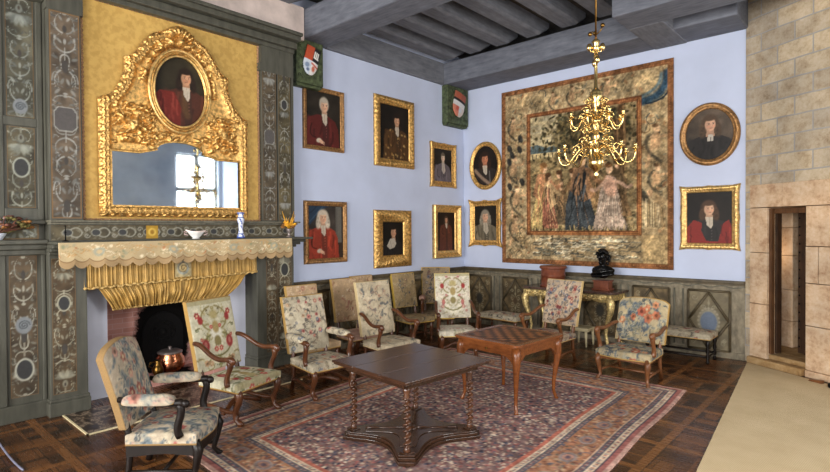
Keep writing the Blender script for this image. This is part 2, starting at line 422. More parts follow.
def jute():
    t = NT('woven_jute'); v = t.coord('Object', (1, 1, 1), (0, 0, 0.1))
    w1 = t.n('ShaderNodeTexWave', wave_type='BANDS', bands_direction='X'); t.link(v, w1.inputs['Vector']); w1.inputs['Scale'].default_value = 22; w1.inputs['Distortion'].default_value = 0.4
    w2 = t.n('ShaderNodeTexWave', wave_type='BANDS', bands_direction='Y'); t.link(v, w2.inputs['Vector']); w2.inputs['Scale'].default_value = 22; w2.inputs['Distortion'].default_value = 0.4
    h = t.math('MULTIPLY', t.math('ADD', w1.outputs['Fac'], w2.outputs['Fac']), 0.5); n1 = t.noise(v, 3, 4)
    c = t.ramp(t.math('ADD', t.math('MULTIPLY', h, 0.45), t.math('MULTIPLY', n1, 0.55)), [(0.25, (178, 157, 122)), (0.75, (204, 184, 148))])
    t.link(c, t.b.inputs['Base Color']); t.b.inputs['Roughness'].default_value = 1.0; t.b.inputs['Specular IOR Level'].default_value = 0.05
    t.bump(h, 0.5, 0.006); return t.m
M['jute'] = jute()
def hearthm():
    t = NT('veined_dark_marble'); v = t.coord('Object'); n1 = t.noise(v, 5, 6, .7)
    w = t.math('ABSOLUTE', t.math('SUBTRACT', n1, 0.5))
    t.link(t.ramp(w, [(0.0, (170, 150, 128)), (0.02, (70, 54, 42)), (0.08, (34, 24, 18))]), t.b.inputs['Base Color']); t.b.inputs['Roughness'].default_value = 0.3
    return t.m
M['marble'] = hearthm()
def silk():
    t = NT('yellow_silk_damask'); v = t.coord('Object'); n1 = t.noise(v, 16, 3, .55); n2 = t.noise(v, 2.2, 3); n3 = t.noise(v, 120, 2)
    a = t.ramp(n1, [(0.42, (182, 146, 74)), (0.56, (196, 160, 86))])
    a = t.mix(1.0, a, t.ramp(n2, [(0.3, (0.9, 0.88, 0.84, 1)), (0.7, (1.05, 1.04, 1.02, 1))]), 'MULTIPLY')
    t.link(a, t.b.inputs['Base Color']); t.b.inputs['Roughness'].default_value = 0.62; t.b.inputs['Specular IOR Level'].default_value = 0.4
    t.b.inputs['Sheen Weight'].default_value = 0.2
    t.bump(n3, 0.25, 0.003); return t.m
M['silk'] = silk()
M['silkgold'] = simple('old_gold_silk', (178, 142, 76), 0.55, 0, 0.12, 9, 0.3, 120, 0.4)
M['fringe'] = simple('brown_pink_fringe', (150, 118, 90), 0.95, 0, 0.2, 60, 0.6, 200, 0.1)
def mirrorm():
    t = NT('old_mirror_glass'); v = t.coord('Object'); n = t.noise(v, 2.0, 3)
    t.link(t.ramp(n, [(0.3, (196, 210, 222)), (0.7, (226, 234, 240))]), t.b.inputs['Base Color'])
    t.b.inputs['Metallic'].default_value = 1.0; t.b.inputs['Roughness'].default_value = 0.03; return t.m
M['mirror'] = mirrorm()
def glassm():
    t = NT('window_glass'); t.b.inputs['Base Color'].default_value = (1, 1, 1, 1); t.b.inputs['Roughness'].default_value = 0.05
    t.b.inputs['Transmission Weight'].default_value = 1.0; t.b.inputs['IOR'].default_value = 1.0; return t.m

# ------------------------------------------------------------------ the room shell
XR, YF, ZC = 9.4, -14.0, 5.98
struct(srect('floor', 'parquet', ((-1.0, YF, -0.1), (XR + .3, 2.6, 0.0))))
struct(srect('wall_left', 'wall', ((-0.4, -4.80, 0), (0.0, 0.3, ZC))))
struct(srect('wall_back', 'wall', ((-0.4, 0.0, 0), (5.62, 0.3, ZC))))
# the two walls behind the camera, with tall windows cut into them
def wall_with_windows(name, axis, pos, thick, lo, hi, wins, mat='roomgrey'):
    b = MB(); cur = lo
    def seg(a, c, z0, z1):
        if axis == 'x': b.box((pos, a, z0), (pos + thick, c, z1))
        else: b.box((a, pos - thick, z0), (c, pos, z1))
    for (a, c, z0, z1) in sorted(wins):
        seg(cur, a, 0, ZC); seg(a, c, 0, z0); seg(a, c, z1, ZC); cur = c
    seg(cur, hi, 0, ZC)
    return struct(b.build(name, mat))
WR = [(-2.62, -1.28, 2.3, 4.5), (-6.7, -5.1, 1.0, 4.4), (-12.4, -10.8, 1.0, 4.4)]  # last two unseen, added for their light; second keeps the left wall bright
WF = [(1.0, 2.8, 1.0, 4.6), (4.2, 6.0, 1.0, 4.6), (7.0, 8.8, 1.0, 4.6)]
wall_with_windows('wall_right', 'x', XR, 0.35, YF, 0.3, WR, 'paleroom')
wall_with_windows('wall_front', 'y', YF, 0.35, -1.0, XR, WF)
wn = 0
for (a, c, z0, z1) in WR:
    wn += 1; b = MB(); m_ = (a + c) / 2; zm = z0 + (z1 - z0) * 0.5
    for (p0, p1, q0, q1) in ((a, a + .06, z0, z1), (c - .06, c, z0, z1), (m_ - .05, m_ + .05, z0, z1), (a, c, z0, z0 + .06), (a, c, z1 - .06, z1), (a, c, zm - .07, zm + .07)):
        b.box((XR + .12, p0, q0), (XR + .2, p1, q1))
    struct(b.build('window_%d' % wn, 'greylight'))
for (a, c, z0, z1) in WF:
    wn += 1; b = MB(); m_ = (a + c) / 2; zm = z0 + (z1 - z0) * 0.5
    for (p0, p1, q0, q1) in ((a, a + .06, z0, z1), (c - .06, c, z0, z1), (m_ - .05, m_ + .05, z0, z1), (a, c, z0, z0 + .06), (a, c, z1 - .06, z1), (a, c, zm - .07, zm + .07)):
        b.box((p0, YF - .2, q0), (p1, YF - .12, q1))
    struct(b.build('window_%d' % wn, 'greylight'))

# ceiling: boards, joists, beams
b = MB()
y = YF
while y < 0.3:
    b.box((-0.4, y + .006, ZC), (XR + .3, min(y + 0.30, 0.3), ZC + 0.06)); y += 0.30
b.box((-0.4, YF, ZC + .05), (XR + .3, .3, ZC + .1))
struct(b.build('ceiling', 'plank'))
def beam(name, mat, lo, hi, bevel=0.02):
    o = srect(name, mat, (lo, hi), bevel=bevel); struct(o); return o
beam('ceiling_beam', 'beam', (0.0, -0.79, 5.24), (5.60, 0.0, 5.70))
beam('ceiling_beam', 'beam', (0.0, -4.53, 5.24), (XR, -3.98, 5.72), 0.03)
beam('ceiling_beam', 'beam', (0.0, -9.2, 5.24), (XR, -8.6, 5.72), 0.03)
beam('ceiling_beam', 'joist', (0.0, -3.98, 5.24), (0.07, -0.79, 5.70), 0.01)
beam('ceiling_beam', 'joist', (4.20, -1.30, 5.225), (4.72, -0.02, 5.70), 0.015)
beam('ceiling_beam', 'beam', (4.20, -1.95, 5.23), (XR, -1.26, 5.70), 0.02)
for i, xj in enumerate([0.32, 0.97, 1.62, 2.30, 3.02, 3.70, 4.4, 5.1, 5.8, 6.5, 7.2, 7.9, 8.6]):
    for (y0, y1) in ((-3.98, -0.60), (-8.6, -4.53), (-13.9, -9.2)):
        if xj > 4.2 and y0 == -3.98: y1 = -1.9
        hw = 0.175
        pb = MB(); z0, z1 = 5.70, ZC - 0.002; yb = y1
        # rounded underside, the end cut on a slope where it lands on the beam
        prof = [(-hw, z1), (-hw, z0 + .035), (-hw + .05, z0), (hw - .05, z0), (hw, z0 + .035), (hw, z1)]
        V = []
        for yy, k in ((y0 + .0, 0), (y1 - .30, 0), (y1, 1)):
            for px_, pz in prof: V.append((xj + px_, yy, pz + (0.16 if k and pz < z0 + .1 else 0)))
        n = 6; F = [tuple(range(n - 1, -1, -1)), tuple(2 * n + j for j in range(n))]
        for s_ in range(2):
            for j in range(n): F.append((s_ * n + j, s_ * n + (j + 1) % n, (s_ + 1) * n + (j + 1) % n, (s_ + 1) * n + j))
        pb.add(V, F, 0, None, False)
        struct(pb.build('ceiling_joist', 'joist'))

# ------------------------------------------------------------------ stone stair tower with the little doorway
TW = Matrix.Translation((5.57, -0.03, 0)) @ Matrix.Rotation(-PI / 6, 4, 'Z')
def tower(name, mat, boxes, bevel=0.0):
    b = MB()
    for lo, hi in boxes: b.box(lo, hi)
    o = b.build(name, mat, bevel=bevel); o.matrix_world = TW; return struct(o)
TH = 0.27
tower('wall_tower', 'stone', [((0, 0, 2.77), (2.2, TH, ZC)), ((0, 0, 0), (0.085, TH, 2.77)), ((1.75, 0, 0), (2.2, TH, 2.77))])
b = MB()
o2 = MB()
blocks = [((0.085, -.012, 0.0), (0.367, TH, 0.93)), ((0.085, -.010, 0.938), (0.367, TH, 1.72)), ((0.085, -.012, 1.728), (0.367, TH, 2.41)),
          ((0.085, -.012, 2.42), (0.60, TH, 2.77)), ((0.607, -.012, 2.42), (1.75, TH, 2.77)),
          ((0.955, -.01, 0.10), (1.75, TH, 0.72)), ((0.955, -.012, 0.73), (1.29, TH, 1.32)), ((1.30, -.01, 0.73), (1.75, TH, 1.32)), ((0.955, -.014, 1.33), (1.12, TH, 1.84)), ((1.13, -.01, 1.33), (1.75, TH, 1.84)),
          ((0.955, -.01, 1.85), (1.75, TH, 2.41))]
tower('trim_1', 'dressed', blocks, 0.006)
tower('trim_2', 'stepstone', [((0.10, -.10, 0.0), (0.955, 0.35, 0.11)), ((0.37, 0.02, 0.11), (0.955, TH, 0.185)), ((-0.9, TH, 0.0), (2.2, 1.76, 0.185))], 0.02)
tower('trim_3', 'dressed', [((0.96, -.035, 0.0), (1.75, TH, 0.095))], 0.012)
# stair well behind the opening
tower('wall_stair', 'stepstone', [((-0.9, 1.75, 0), (2.2, 1.9, 3.2)), ((2.2, TH, 0), (2.35, 1.9, 3.2)), ((-0.9, TH, 3.1), (2.2, 1.9, 3.2)), ((-1.0, TH, 0), (-0.9, 1.9, 3.2))])
b = MB()
zc = 0.185
for k, hh in enumerate((0.42, 0.5, 0.55, 0.45, 0.6, 0.4)):
    b.box((-0.25, 0.74, zc + .004), (0.21, 1.15, min(zc + hh, 3.1))); zc += hh
o = b.build('trim_4', 'dressed', bevel=0.012); o.matrix_world = TW; struct(o)
M['oldoak'] = wood('brown_door_oak', (62, 40, 24), (104, 70, 42), 0.55, (12, 12, 2), 0.3)
b = MB(); b.box((0.372, 0.03, 0.19), (0.41, 0.10, 2.40)); b.box((0.372, 0.10, 2.32), (0.95, 0.16, 2.40)); b.box((0.367, 0.16, 0.19), (0.40, 0.26, 2.40), 1)
o = b.build('door_frame', ['oldoak', 'doorwood'], bevel=0.006); o.matrix_world = TW; struct(o)
dr = bpy.data.objects.new('door_1', None); C.objects.link(dr); dr.matrix_world = TW; struct(dr, 'dark oak plank door with iron studs standing open inside the stone doorway', 'door')
b = MB()
for k in range(4): b.box((0.50 + k * 0.125, 0.46 - .05 * k, 0.20), (0.62 + k * 0.125, 0.50 - .05 * k, 2.38))
b.build('planks', 'doorwood', dr, bevel=0.006)
b = MB()
for k in range(16):
    b.ball((0.525, 0.455, 0.3 + k * 0.13), (0.014, 0.012, 0.014), 8)
b.build('studs', 'iron', dr)
# the wall that carries on from the tower towards the windows (out of frame)
struct(srect('wall_side', 'wall', ((7.46, -1.15, 0), (XR, 0.3, ZC))))

# ------------------------------------------------------------------ low panelling round the walls
WT = 1.256
def wain_paint(kind, seed):
    w, h = 0.60, 0.94
    P = Paint(w, h, 0.0115, (104, 88, 62)); rr = random.Random(seed)
    P.mottle(0.05, 0.22, seed); P.mottle(0.16, 0.2, seed + 1)
    cx, cy = w / 2, h / 2
    fg = (166, 156, 126)
    for sx in (-1, 1):
        for (yy, r, a0, sg) in ((cy + .21, .04, 0, 1), (cy - .21, .04, PI, -1), (cy + .06, .06, 1.2, 1), (cy - .08, .06, -1.2, -1)):
            P.stroke(spiral(cx + sx * 0.075, yy, r, 1.2, a0 if sx > 0 else PI - a0, sg * sx), 0.013, fg, 0.75)
        for q in range(4):
            P.stroke(spiral(cx + sx * rr.uniform(.19, .24), rr.choice((0.1, 0.15, h - .1, h - .15)), rr.uniform(.025, .05), 1.1, rr.uniform(0, 6), sx), 0.011, fg, 0.6)
    P.stroke([(cx, cy - .33), (cx, cy + .33)], 0.014, fg, 0.6)
    for yy in (-.28, -.15, .15, .28): P.ell(cx, cy + yy, .02, .03, fg, 0, .3, 0.7)
    if kind == 'blue':
        P.a = P.a * 0.55 + np.array((138, 134, 116)) / 255 * 0.45
        P.ell(cx, cy - .02, .15, .21, (158, 152, 132), 0, .2, 0.8); P.ell(cx, cy - .03, .125, .17, (108, 120, 138), 0, .08)
        for k in range(20):
            a = 2 * PI * k / 20; P.ell(cx + .155 * math.cos(a), cy - .02 + .215 * math.sin(a), .016, .020, (172, 164, 142), a, .4, .7)
    elif kind == 'dark': P.ell(cx, cy - .02, .08, .12, (66, 62, 54), 0, .2)
    else: P.ell(cx, cy, .05, .075, (84, 66, 46), 0, .3)
    return P
def wainscot(name, length, panels, loc, rz):
    """local: x along the wall, -y into the room"""
    root = bpy.data.objects.new(name, None); C.objects.link(root); root.location = loc; root.rotation_euler = (0, 0, rz); root['kind'] = 'structure'
    b = MB(); b.box((0, -0.03, 0), (length, -0.002, WT - .05)); b.box((0, -0.055, 0), (length, -0.03, 0.10)); b.box((0, -0.05, WT - .16), (length, -0.03, WT - .05))
    b.build('boarding', 'wainscot', root)
    b = MB(); b.box((0, -0.085, WT - .045), (length, -0.002, WT)); b.box((0, -0.065, WT - .075), (length, -0.03, WT - .045))
    b.build('cap_rail', 'moulding', root, bevel=0.008)
    # wavy carved line under the cap rail
    b = MB(); n = int(length / 0.03)
    b.tube([(i * length / n, -0.055, WT - .105 + .018 * math.sin(i * 0.55)) for i in range(n + 1)], 0.010, 5)
    b.build('carved_band', 'greylight', root)
    b = MB()
    for k in range(len(panels) - 1):
        xm = (panels[k][0] + panels[k + 1][0]) / 2
        for dx in (-.07, .07): b.tube([(xm + dx, -0.035, .14), (xm + dx, -0.035, WT - .17)], 0.016, 6)
    b.build('stile_beads', 'greylight', root)
    for i, (xc, kind) in enumerate(panels):
        P = wain_paint(kind, i + int(length * 10)); w, h = P.w, P.h; z0 = 0.115
        g = MB(); g.grid(lambda u, v: (xc + (u - .5) * w, -0.034, z0 + v * h), P.nx, P.ny, P.out())
        p = g.build('panel', 'panelpaint', root)
        d = MB()
        fr = [(-.31, 0.10), (.31, .10), (.31, 0.10 + .97), (-.31, 0.10 + .97)]
        for (a, c_) in zip(fr, fr[1:] + fr[:1]):
            d.tube([(xc + a[0], -0.042, a[1]), (xc + c_[0], -0.042, c_[1])], 0.02, 6)
        dm = [(0, .115), (.30, z0 + h / 2), (0, z0 + h - .01), (-.30, z0 + h / 2)]
        for (a, c_) in zip(dm, dm[1:] + dm[:1]):
            d.tube([(xc + a[0], -0.046, a[1]), (xc + c_[0], -0.046, c_[1])], 0.022, 6)
        d.build('panel_moulding', 'moulding', p)
    return root  # unseen point light, added to brighten the stone pier behind the opening
wainscot('wainscot', 5.57, [(0.45, 'dark'), (1.37, 'plain'), (2.29, 'plain'), (3.21, 'dark'), (4.13, 'plain'), (5.05, 'blue')], (0.0, 0.0, 0), 0)
wainscot('wainscot', 4.78, [(0.55 + .92 * k, 'plain' if k % 2 else 'dark') for k in range(5)], (0.0, -4.79, 0), PI / 2)
# ------------------------------------------------------------------ painted arabesque strips
def arabesque(w, h, seed, bg=(92, 72, 52), fg=(160, 156, 140), marks=(), unit=0.42, border=(120, 92, 60), res=0.0095):
    bg = tuple(np.array(bg) * np.array((.80, .84, .88))); fg = tuple(np.minimum(225, np.array(fg) * np.array((1.06, 1.08, 1.10))))
    P = Paint(w, h, res, bg); rr = random.Random(seed)
    P.mottle(0.06, 0.2, seed); P.mottle(0.2, 0.22, seed + 5)
    cx = w / 2; n = max(1, int(round(h / unit))); U = h / n; fgA = np.array(fg, float); lw = w * .062; bg0 = bg
    def S(pts, k=1.0, a=.8):
        for s_ in (-1, 1): P.stroke([(cx + s_ * (p[0]) * w, p[1]) for p in pts], lw * k, np.clip(fgA * rr.uniform(.8, 1.08), 0, 255), a, True)
    def leaf(x, y, l, a, dim=1.0):
        for s_ in (-1, 1): P.ell(cx + s_ * (x + l * .5 * math.cos(a)) * w, y + l * .5 * w * math.sin(a), l * .5 * w, l * .2 * w, np.clip(fgA * rr.uniform(.6, 1.05) * dim, 0, 255), a if s_ > 0 else PI - a, .35, .75)
    for k in range(n):
        y0 = k * U; up = 1 if rr.random() < .5 else -1; yc = y0 + U / 2
        Y = lambda t: yc + up * t * U
        kind = (k + seed) % 3
        for _ in range(16): leaf(rr.uniform(.04, .42), yc + rr.uniform(-.5, .5) * U, rr.uniform(.08, .20), rr.uniform(-1.5, 1.5), .68)
        S(spiral(rr.uniform(.2, .3), Y(rr.uniform(-.4, .4)), .10, 1.1, rr.uniform(0, 6), 1), .6, .5) if False else None
        q = rr.uniform(.85, 1.1)
        if kind == 0:      # vase with curling stems
            S(bez((.04, Y(-.48)), (.30 * q, Y(-.42)), (.06, Y(-.2)), (.16, Y(-.08)))); S(bez((.16, Y(-.08)), (.42 * q, Y(.02)), (.44, Y(.3)), (.22, Y(.34))), 1.1); S(spiral(.30, Y(.18), .13, 1.0, 0, 1), .8)
            P.ell(cx, Y(-.2), w * .11, U * .16, (66, 62, 58), 0, .15); leaf(.18, Y(.36), .26, .9 * up); leaf(.05, Y(.1), .25, 1.2 * up); leaf(.22, Y(-.36), .24, -.4 * up)
        elif kind == 1:    # long S scrolls
            S(bez((.02, Y(-.46)), (.5, Y(-.40)), (.40, Y(-.02)), (.10, Y(-.04))), 1.1); S(bez((.08, Y(0)), (.46, Y(.08)), (.34, Y(.44)), (.05, Y(.48))), 1.0)
            for (x, t, l, a) in ((.30, -.2, .2, 1.4), (.26, .2, .2, -1.2), (.10, -.25, .22, .8), (.08, .3, .2, 1.0)): leaf(x, Y(t), l, a * up)
            P.ell(cx, Y(.1), w * .07, U * .09, (64, 60, 56), 0, .2); P.ell(cx, Y(-.2), w * .05, U * .07, fg, 0, .3, .8)
        else:              # mask and acanthus fan
            for a in (.2, .6, 1.0, 1.4): leaf(.04, Y(-.05), .42 * q, a * up)
            S(bez((.05, Y(-.45)), (.36, Y(-.5)), (.46, Y(-.22)), (.20, Y(-.16))), .9); S(bez((.10, Y(.48)), (.44, Y(.46)), (.46, Y(.28)), (.30, Y(.24))), .8)
            P.ell(cx, Y(-.22), w * .12, U * .11, np.clip(fgA * .8, 0, 255), 0, .2, .85); P.ell(cx, Y(-.24), w * .05, U * .05, (70, 62, 54), 0, .3)
        for _ in range(7): leaf(rr.uniform(.2, .42), yc + rr.uniform(-.5, .5) * U, rr.uniform(.07, .15), rr.uniform(-1.5, 1.5))
        P.stroke([(cx, Y(-.5)), (cx, Y(-.36))], lw * .8, fg, .7); P.ell(cx, Y(.47), w * .08, U * .03, fg, 0, .3, .8)
    for (kind, y, s_) in marks:
        if kind == 'oval':
            P.ell(cx, y, w * .36 * s_, w * .5 * s_, fg, 0, .06); P.ell(cx, y, w * .29 * s_, w * .42 * s_, (54, 54, 54), 0, .06)
        elif kind == 'oct':
            a, q = w * .42 * s_, w * .50 * s_
            P.poly([(cx - a, y - q * .6), (cx - a * .6, y - q), (cx + a * .6, y - q), (cx + a, y - q * .6), (cx + a, y + q * .6), (cx + a * .6, y + q), (cx - a * .6, y + q), (cx - a, y + q * .6)], fg, .7)
            a, q = a * .9, q * .92
            P.poly([(cx - a, y - q * .6), (cx - a * .6, y - q), (cx + a * .6, y - q), (cx + a, y - q * .6), (cx + a, y + q * .6), (cx + a * .6, y + q), (cx - a * .6, y + q), (cx - a, y + q * .6)], (82, 78, 76))
        elif kind == 'shield':
            P.ell(cx, y, w * .34 * s_, w * .42 * s_, (120, 124, 126), 0, .1); P.stroke(spiral(cx, y, w * .24 * s_, 2, 0, 1), w * .06, (76, 80, 84), .8)
    t = w * .035
    P.rect(0, t, 0, h, border, .9); P.rect(w - t, w, 0, h, border, .9); P.rect(0, w, 0, t, border, .9); P.rect(0, w, h - t, h, border, .9)
    return P
def strip_on(P, name, parent, x, y0, z0):
    """painted strip standing on a face that looks along +x"""
    g = MB(); g.grid(lambda u, v: (x, y0 + u * P.w, z0 + v * P.h), P.nx, P.ny, P.out())
    return g.build(name, 'panelpaint', parent)

# ------------------------------------------------------------------ panelling left of the chimney (setting)
pl = bpy.data.objects.new('trim_panelling', None); C.objects.link(pl); pl['kind'] = 'structure'
b = MB(); b.box((-0.3, YF, 0), (0.08, -8.105, ZC)); b.build('boarding', 'greypaint', pl)
b = MB()
b.box((0.08, YF, 0.0), (0.12, -8.105, 0.19)); b.box((0.08, YF, 0.19), (0.10, -8.47, 1.90)); b.box((0.08, -8.145, 0.19), (0.115, -8.105, 1.90))
b.box((0.08, YF, 2.25), (0.10, -8.47, 4.75)); b.box((0.08, -8.165, 2.25), (0.10, -8.105, 4.75)); b.box((0.08, -8.47, 3.30), (0.10, -8.16, 3.40)); b.box((0.08, -8.47, 2.25), (0.10, -8.16, 2.385))
b.box((0.08, YF, 4.72), (0.20, -8.105, 4.95)); b.box((0.08, YF, 4.95), (0.30, -8.105, 5.1))
b.build('rails', 'greypaint', pl, bevel=0.008)
b = MB()
for z0, z1, x1 in ((1.86, 1.92, .15), (1.92, 1.98, .19), (1.98, 2.03, .25), (2.205, 2.25, .17)): b.box((0.08, YF, z0), (x1, -8.105, z1))
b.build('ledge', 'greypaint', pl, bevel=0.01)
strip_on(arabesque(.255, 1.33, 3, (92, 84, 66), (136, 138, 128), [('shield', .12, .8)], .44), 'panel', pl, .086, -8.44, 3.40)
strip_on(arabesque(.255, .90, 4, (98, 86, 64), (142, 142, 128), [('oval', .45, .9)], .45), 'panel', pl, .086, -8.44, 2.39)
strip_on(arabesque(.255, 1.58, 5, (100, 80, 58), (158, 154, 138), [('shield', .80, .9), ('oval', .30, 1.0)], .52), 'panel', pl, .086, -8.44, .27)
strip_on(arabesque(.40, .17, 6, (112, 96, 62), (150, 150, 138), [], .17), 'panel', pl, .086, -8.56, 2.035)

# ------------------------------------------------------------------ chimneypiece
YC = -6.60
ch = thing('chimneypiece', 'tall grey painted wooden chimneypiece with arabesque pilasters around the fireplace', 'fireplace', (0, 0, 0))
def pilaster_low(y0, y1, marks, seed, yin0, yin1, pw0, pw1):
    b = MB(); b.box((-0.3, y0, 0.0), (0.22, y1, 1.86)); b.box((-0.3, y0 - .02, 0.0), (0.25, y1 + .02, 0.16)); b.box((-0.3, y0 - .012, .16), (0.24, y1 + .012, .20))
    o = b.build('pilaster', 'greypaint', ch, bevel=0.008)
    strip_on(arabesque(pw1 - pw0, 1.56, seed, (98, 76, 52), (160, 154, 132), marks, .40), 'painted_panel', o, .223, pw0, .25)
pilaster_low(-8.10, -7.72, [('oval', 1.04, .8)], 11, 0, 0, -8.075, -7.84)
pilaster_low(-5.46, -4.80, [], 12, 0, 0, -5.30, -5.11)
strip_on(arabesque(.25, 1.56, 14, (98, 78, 54), (160, 154, 132), [('oval', 1.25, .9), ('oval', .45, .9)], .42), 'painted_panel', ch, .226, -5.10, .25)
# shelf mouldings, frieze and upper part
b = MB()
for z0, z1, x1, e in ((1.85, 1.89, .27, .02), (1.89, 1.93, .34, .05), (1.93, 1.975, .42, .09), (1.975, 2.008, .56, .13)):
    b.box((-0.3, -8.10 - .01, z0), (x1, -4.80 + e, z1))
b.build('mantel_shelf', 'greypaint', ch, bevel=0.01)
b = MB(); b.box((-0.3, -8.10, 2.008), (0.25, -4.80, 2.20)); fz = b.build('frieze', 'greypaint', ch)
def frieze_paint():
    w, h = 3.26, .175; rf = random.Random(6)
    P = Paint(w, h, .0105, (84, 76, 58)); P.mottle(.06, .25, 2); fg = (150, 148, 134)
    for k in range(150): P.ell(rf.uniform(0, w), rf.uniform(0, h), rf.uniform(.01, .03), rf.uniform(.006, .012), (122, 116, 98), rf.uniform(0, 3), .3, .7)
    for k in range(11):
        x = .16 + k * .295
        for s_ in (-1, 1):
            P.stroke(bez((x, h * .5), (x + .05, h * (.5 + .42 * s_)), (x + .13, h * (.5 + .42 * s_)), (x + .15, h * .5)), .016, fg, .85)
            P.stroke(spiral(x + .20, h * (.5 + .2 * s_), .032, 1.2, 0, s_), .013, fg, .8)
        P.ell(x, h * .5, .055, .045, fg, 0, .1); P.ell(x, h * .5, .045, .036, (58, 58, 58), 0, .1)
    P.rect(1.03, 1.17, 0, h, (168, 130, 40)); P.ell(1.10, h * .5, .05, .05, (214, 180, 84), 0, .2); P.ell(1.10, h * .5, .025, .03, (150, 108, 30), 0, .3)
    P.rect(0, w, 0, .008, (96, 82, 60)); P.rect(0, w, h - .008, h, (96, 82, 60)); return P
strip_on(frieze_paint(), 'painted_panel', fz, .253, -8.08, 2.018)
b = MB(); b.box((-0.3, -8.10, 2.20), (0.31, -4.78, 2.225)); b.box((-0.3, -8.11, 2.225), (0.36, -4.76, 2.25)); b.build('upper_ledge', 'greylight', ch, bevel=0.008)
b = MB(); b.box((-0.3, -8.10, 2.25), (0.17, -4.80, 5.0)); b.box((0.17, -4.84, 2.25), (.25, -4.80, 4.9)); b.box((.17, -7.75, 4.925), (.26, -4.80, 4.96)); b.box((.17, -5.38, 4.64), (.255, -4.80, 4.93)); b.box((.17, -8.10, 4.64), (.255, -7.73, 4.93))
b.box((.17, -5.40, 4.52), (.256, -4.80, 4.64))
b.build('overmantel_boarding', 'greypaint', ch)
def pil_up(y0, y1, seed, marks, bg):
    b = MB(); b.box((0.1, y0, 2.25), (.25, y1, 4.66)); o = b.build('pilaster', 'greypaint', ch, bevel=0.006)
    strip_on(arabesque(y1 - y0 - .03, 2.36, seed, bg, (148, 146, 138), marks, .50), 'painted_panel', o, .253, y0 + .015, 2.27)
pil_up(-8.085, -7.755, 21, [('oct', 1.14, .95)], (104, 86, 68))
pil_up(-5.37, -5.11, 22, [('oct', 1.27, .95)], (92, 76, 56))
pil_up(-5.095, -4.85, 23, [('oval', 1.80, .8)], (96, 82, 54))
b = MB()
for z0, z1, x1, e in ((4.90, 4.96, .28, .02), (4.96, 5.05, .34, .04), (5.05, 5.07, .31, .04), (5.07, 5.14, .42, .08), (5.14, 5.19, .46, .10)):
    b.box((-0.3, -8.30, z0), (x1, -4.80 + e * .5, z1))
b.build('cornice', 'greypaint', ch, bevel=0.008)
b = MB(); b.box((-0.3, -8.3, 5.19), (.20, -4.545, 5.72)); struct(b.build('wall_chimney', 'pinkplaster'))
# fire opening: pale cheeks, brick firebox
b = MB(); b.box((-0.6, -7.72, 0), (-0.12, -7.40, 1.86)); b.box((-0.6, -5.80, 0), (-0.12, -5.46, 1.86)); b.box((-0.6, -7.40, 1.24), (-0.12, -5.80, 1.86))
struct(b.build('wall_fireplace', 'whitewash'))
b = MB(); b.box((-0.95, -7.45, 0), (-0.62, -5.75, 2.0)); b.box((-0.95, -7.50, 0), (-0.121, -7.401, 1.239)); b.box((-0.95, -5.799, 0), (-0.121, -5.70, 1.239)); b.box((-.95, -7.5, 1.3), (-.2, -5.7, 1.9))
b.box((-0.95, -7.4, 0), (-0.12, -5.8, 0.10))
struct(b.build('wall_firebox', 'brick'))
# hearth slab with pale edging
b = MB(); b.box((0.255, -7.98, 0.0), (1.10, -5.3, 0.008)); struct(b.build('trim_hearth', 'marble'))
b = MB(); b.box((1.10, -8.0, 0), (1.125, -5.3, .010)); b.box((.255, -8.0, 0), (1.125, -7.98, .010)); struct(b.build('trim_hearth_edge', 'cream'))
# cast fireback with round top and rosette
fb = thing('fireback', 'black cast iron fireback with round top and rosette behind the pots', 'fireback', (-0.60, -6.52, 0.10))
pts = [(-.29, 0)] + [(.29, 0), (.29, .55)] + [(.29 * math.cos(a * PI / 14), .55 + .29 * math.sin(a * PI / 14)) for a in range(1, 14)] + [(-.29, .55)]
MB().prism(pts, 0, .035, ((0, 1, 0), (0, 0, 1), (1, 0, 0))).build('plate', 'iron', fb, bevel=0.008)
b = MB()
for r in (.16, .10): b.tube([(.04, r * math.cos(a * PI / 12), .55 + r * math.sin(a * PI / 12)) for a in range(25)], .012, 6)
b.ball((.04, 0, .55), (.02, .05, .05), 10)
for a in range(8): b.ball((.04, .13 * math.cos(a * PI / 4), .55 + .13 * math.sin(a * PI / 4)), (.015, .025, .025), 8)
b.build('rosette', 'iron', fb)
# pots in the fireplace
pt = thing('copper_pot', 'round copper pot with a grey lid standing in the fireplace', 'pot', (-0.26, -6.56, 0.13))
MB().lathe([(0.0, 0), (.13, 0), (.17, .03), (.20, .11), (.19, .19), (.155, .245), (.16, .265), (.15, .27)], n=28).build('body', 'copper', pt)
MB().lathe([(.162, .268), (.165, .285), (.13, .305), (.05, .315), (.02, .318), (.02, .335), (.028, .35), (.0, .36)], n=24).build('lid', 'pewter', pt)
for s_ in (-1, 1):
    b = MB(); b.tube([(0.0, s_ * .18, .2), (0, s_ * .225, .22), (0, s_ * .225, .27), (0, s_ * .17, .26)], .010, 8); b.build('handle', 'iron', pt)
jg = thing('brass_jug', 'dark brass jug beside the copper pot in the fireplace', 'jug', (-0.08, -6.80, 0.11))
MB().lathe([(0, 0), (.055, 0), (.06, .01), (.035, .03), (.07, .09), (.075, .13), (.05, .18), (.03, .21), (.045, .245), (.04, .25)], n=22).build('body', 'darkbrass', jg)
b = MB(); b.tube([(0, -.06, .15), (0, -.115, .19), (0, -.10, .24), (0, -.04, .235)], .008, 7); b.build('handle', 'darkbrass', jg)

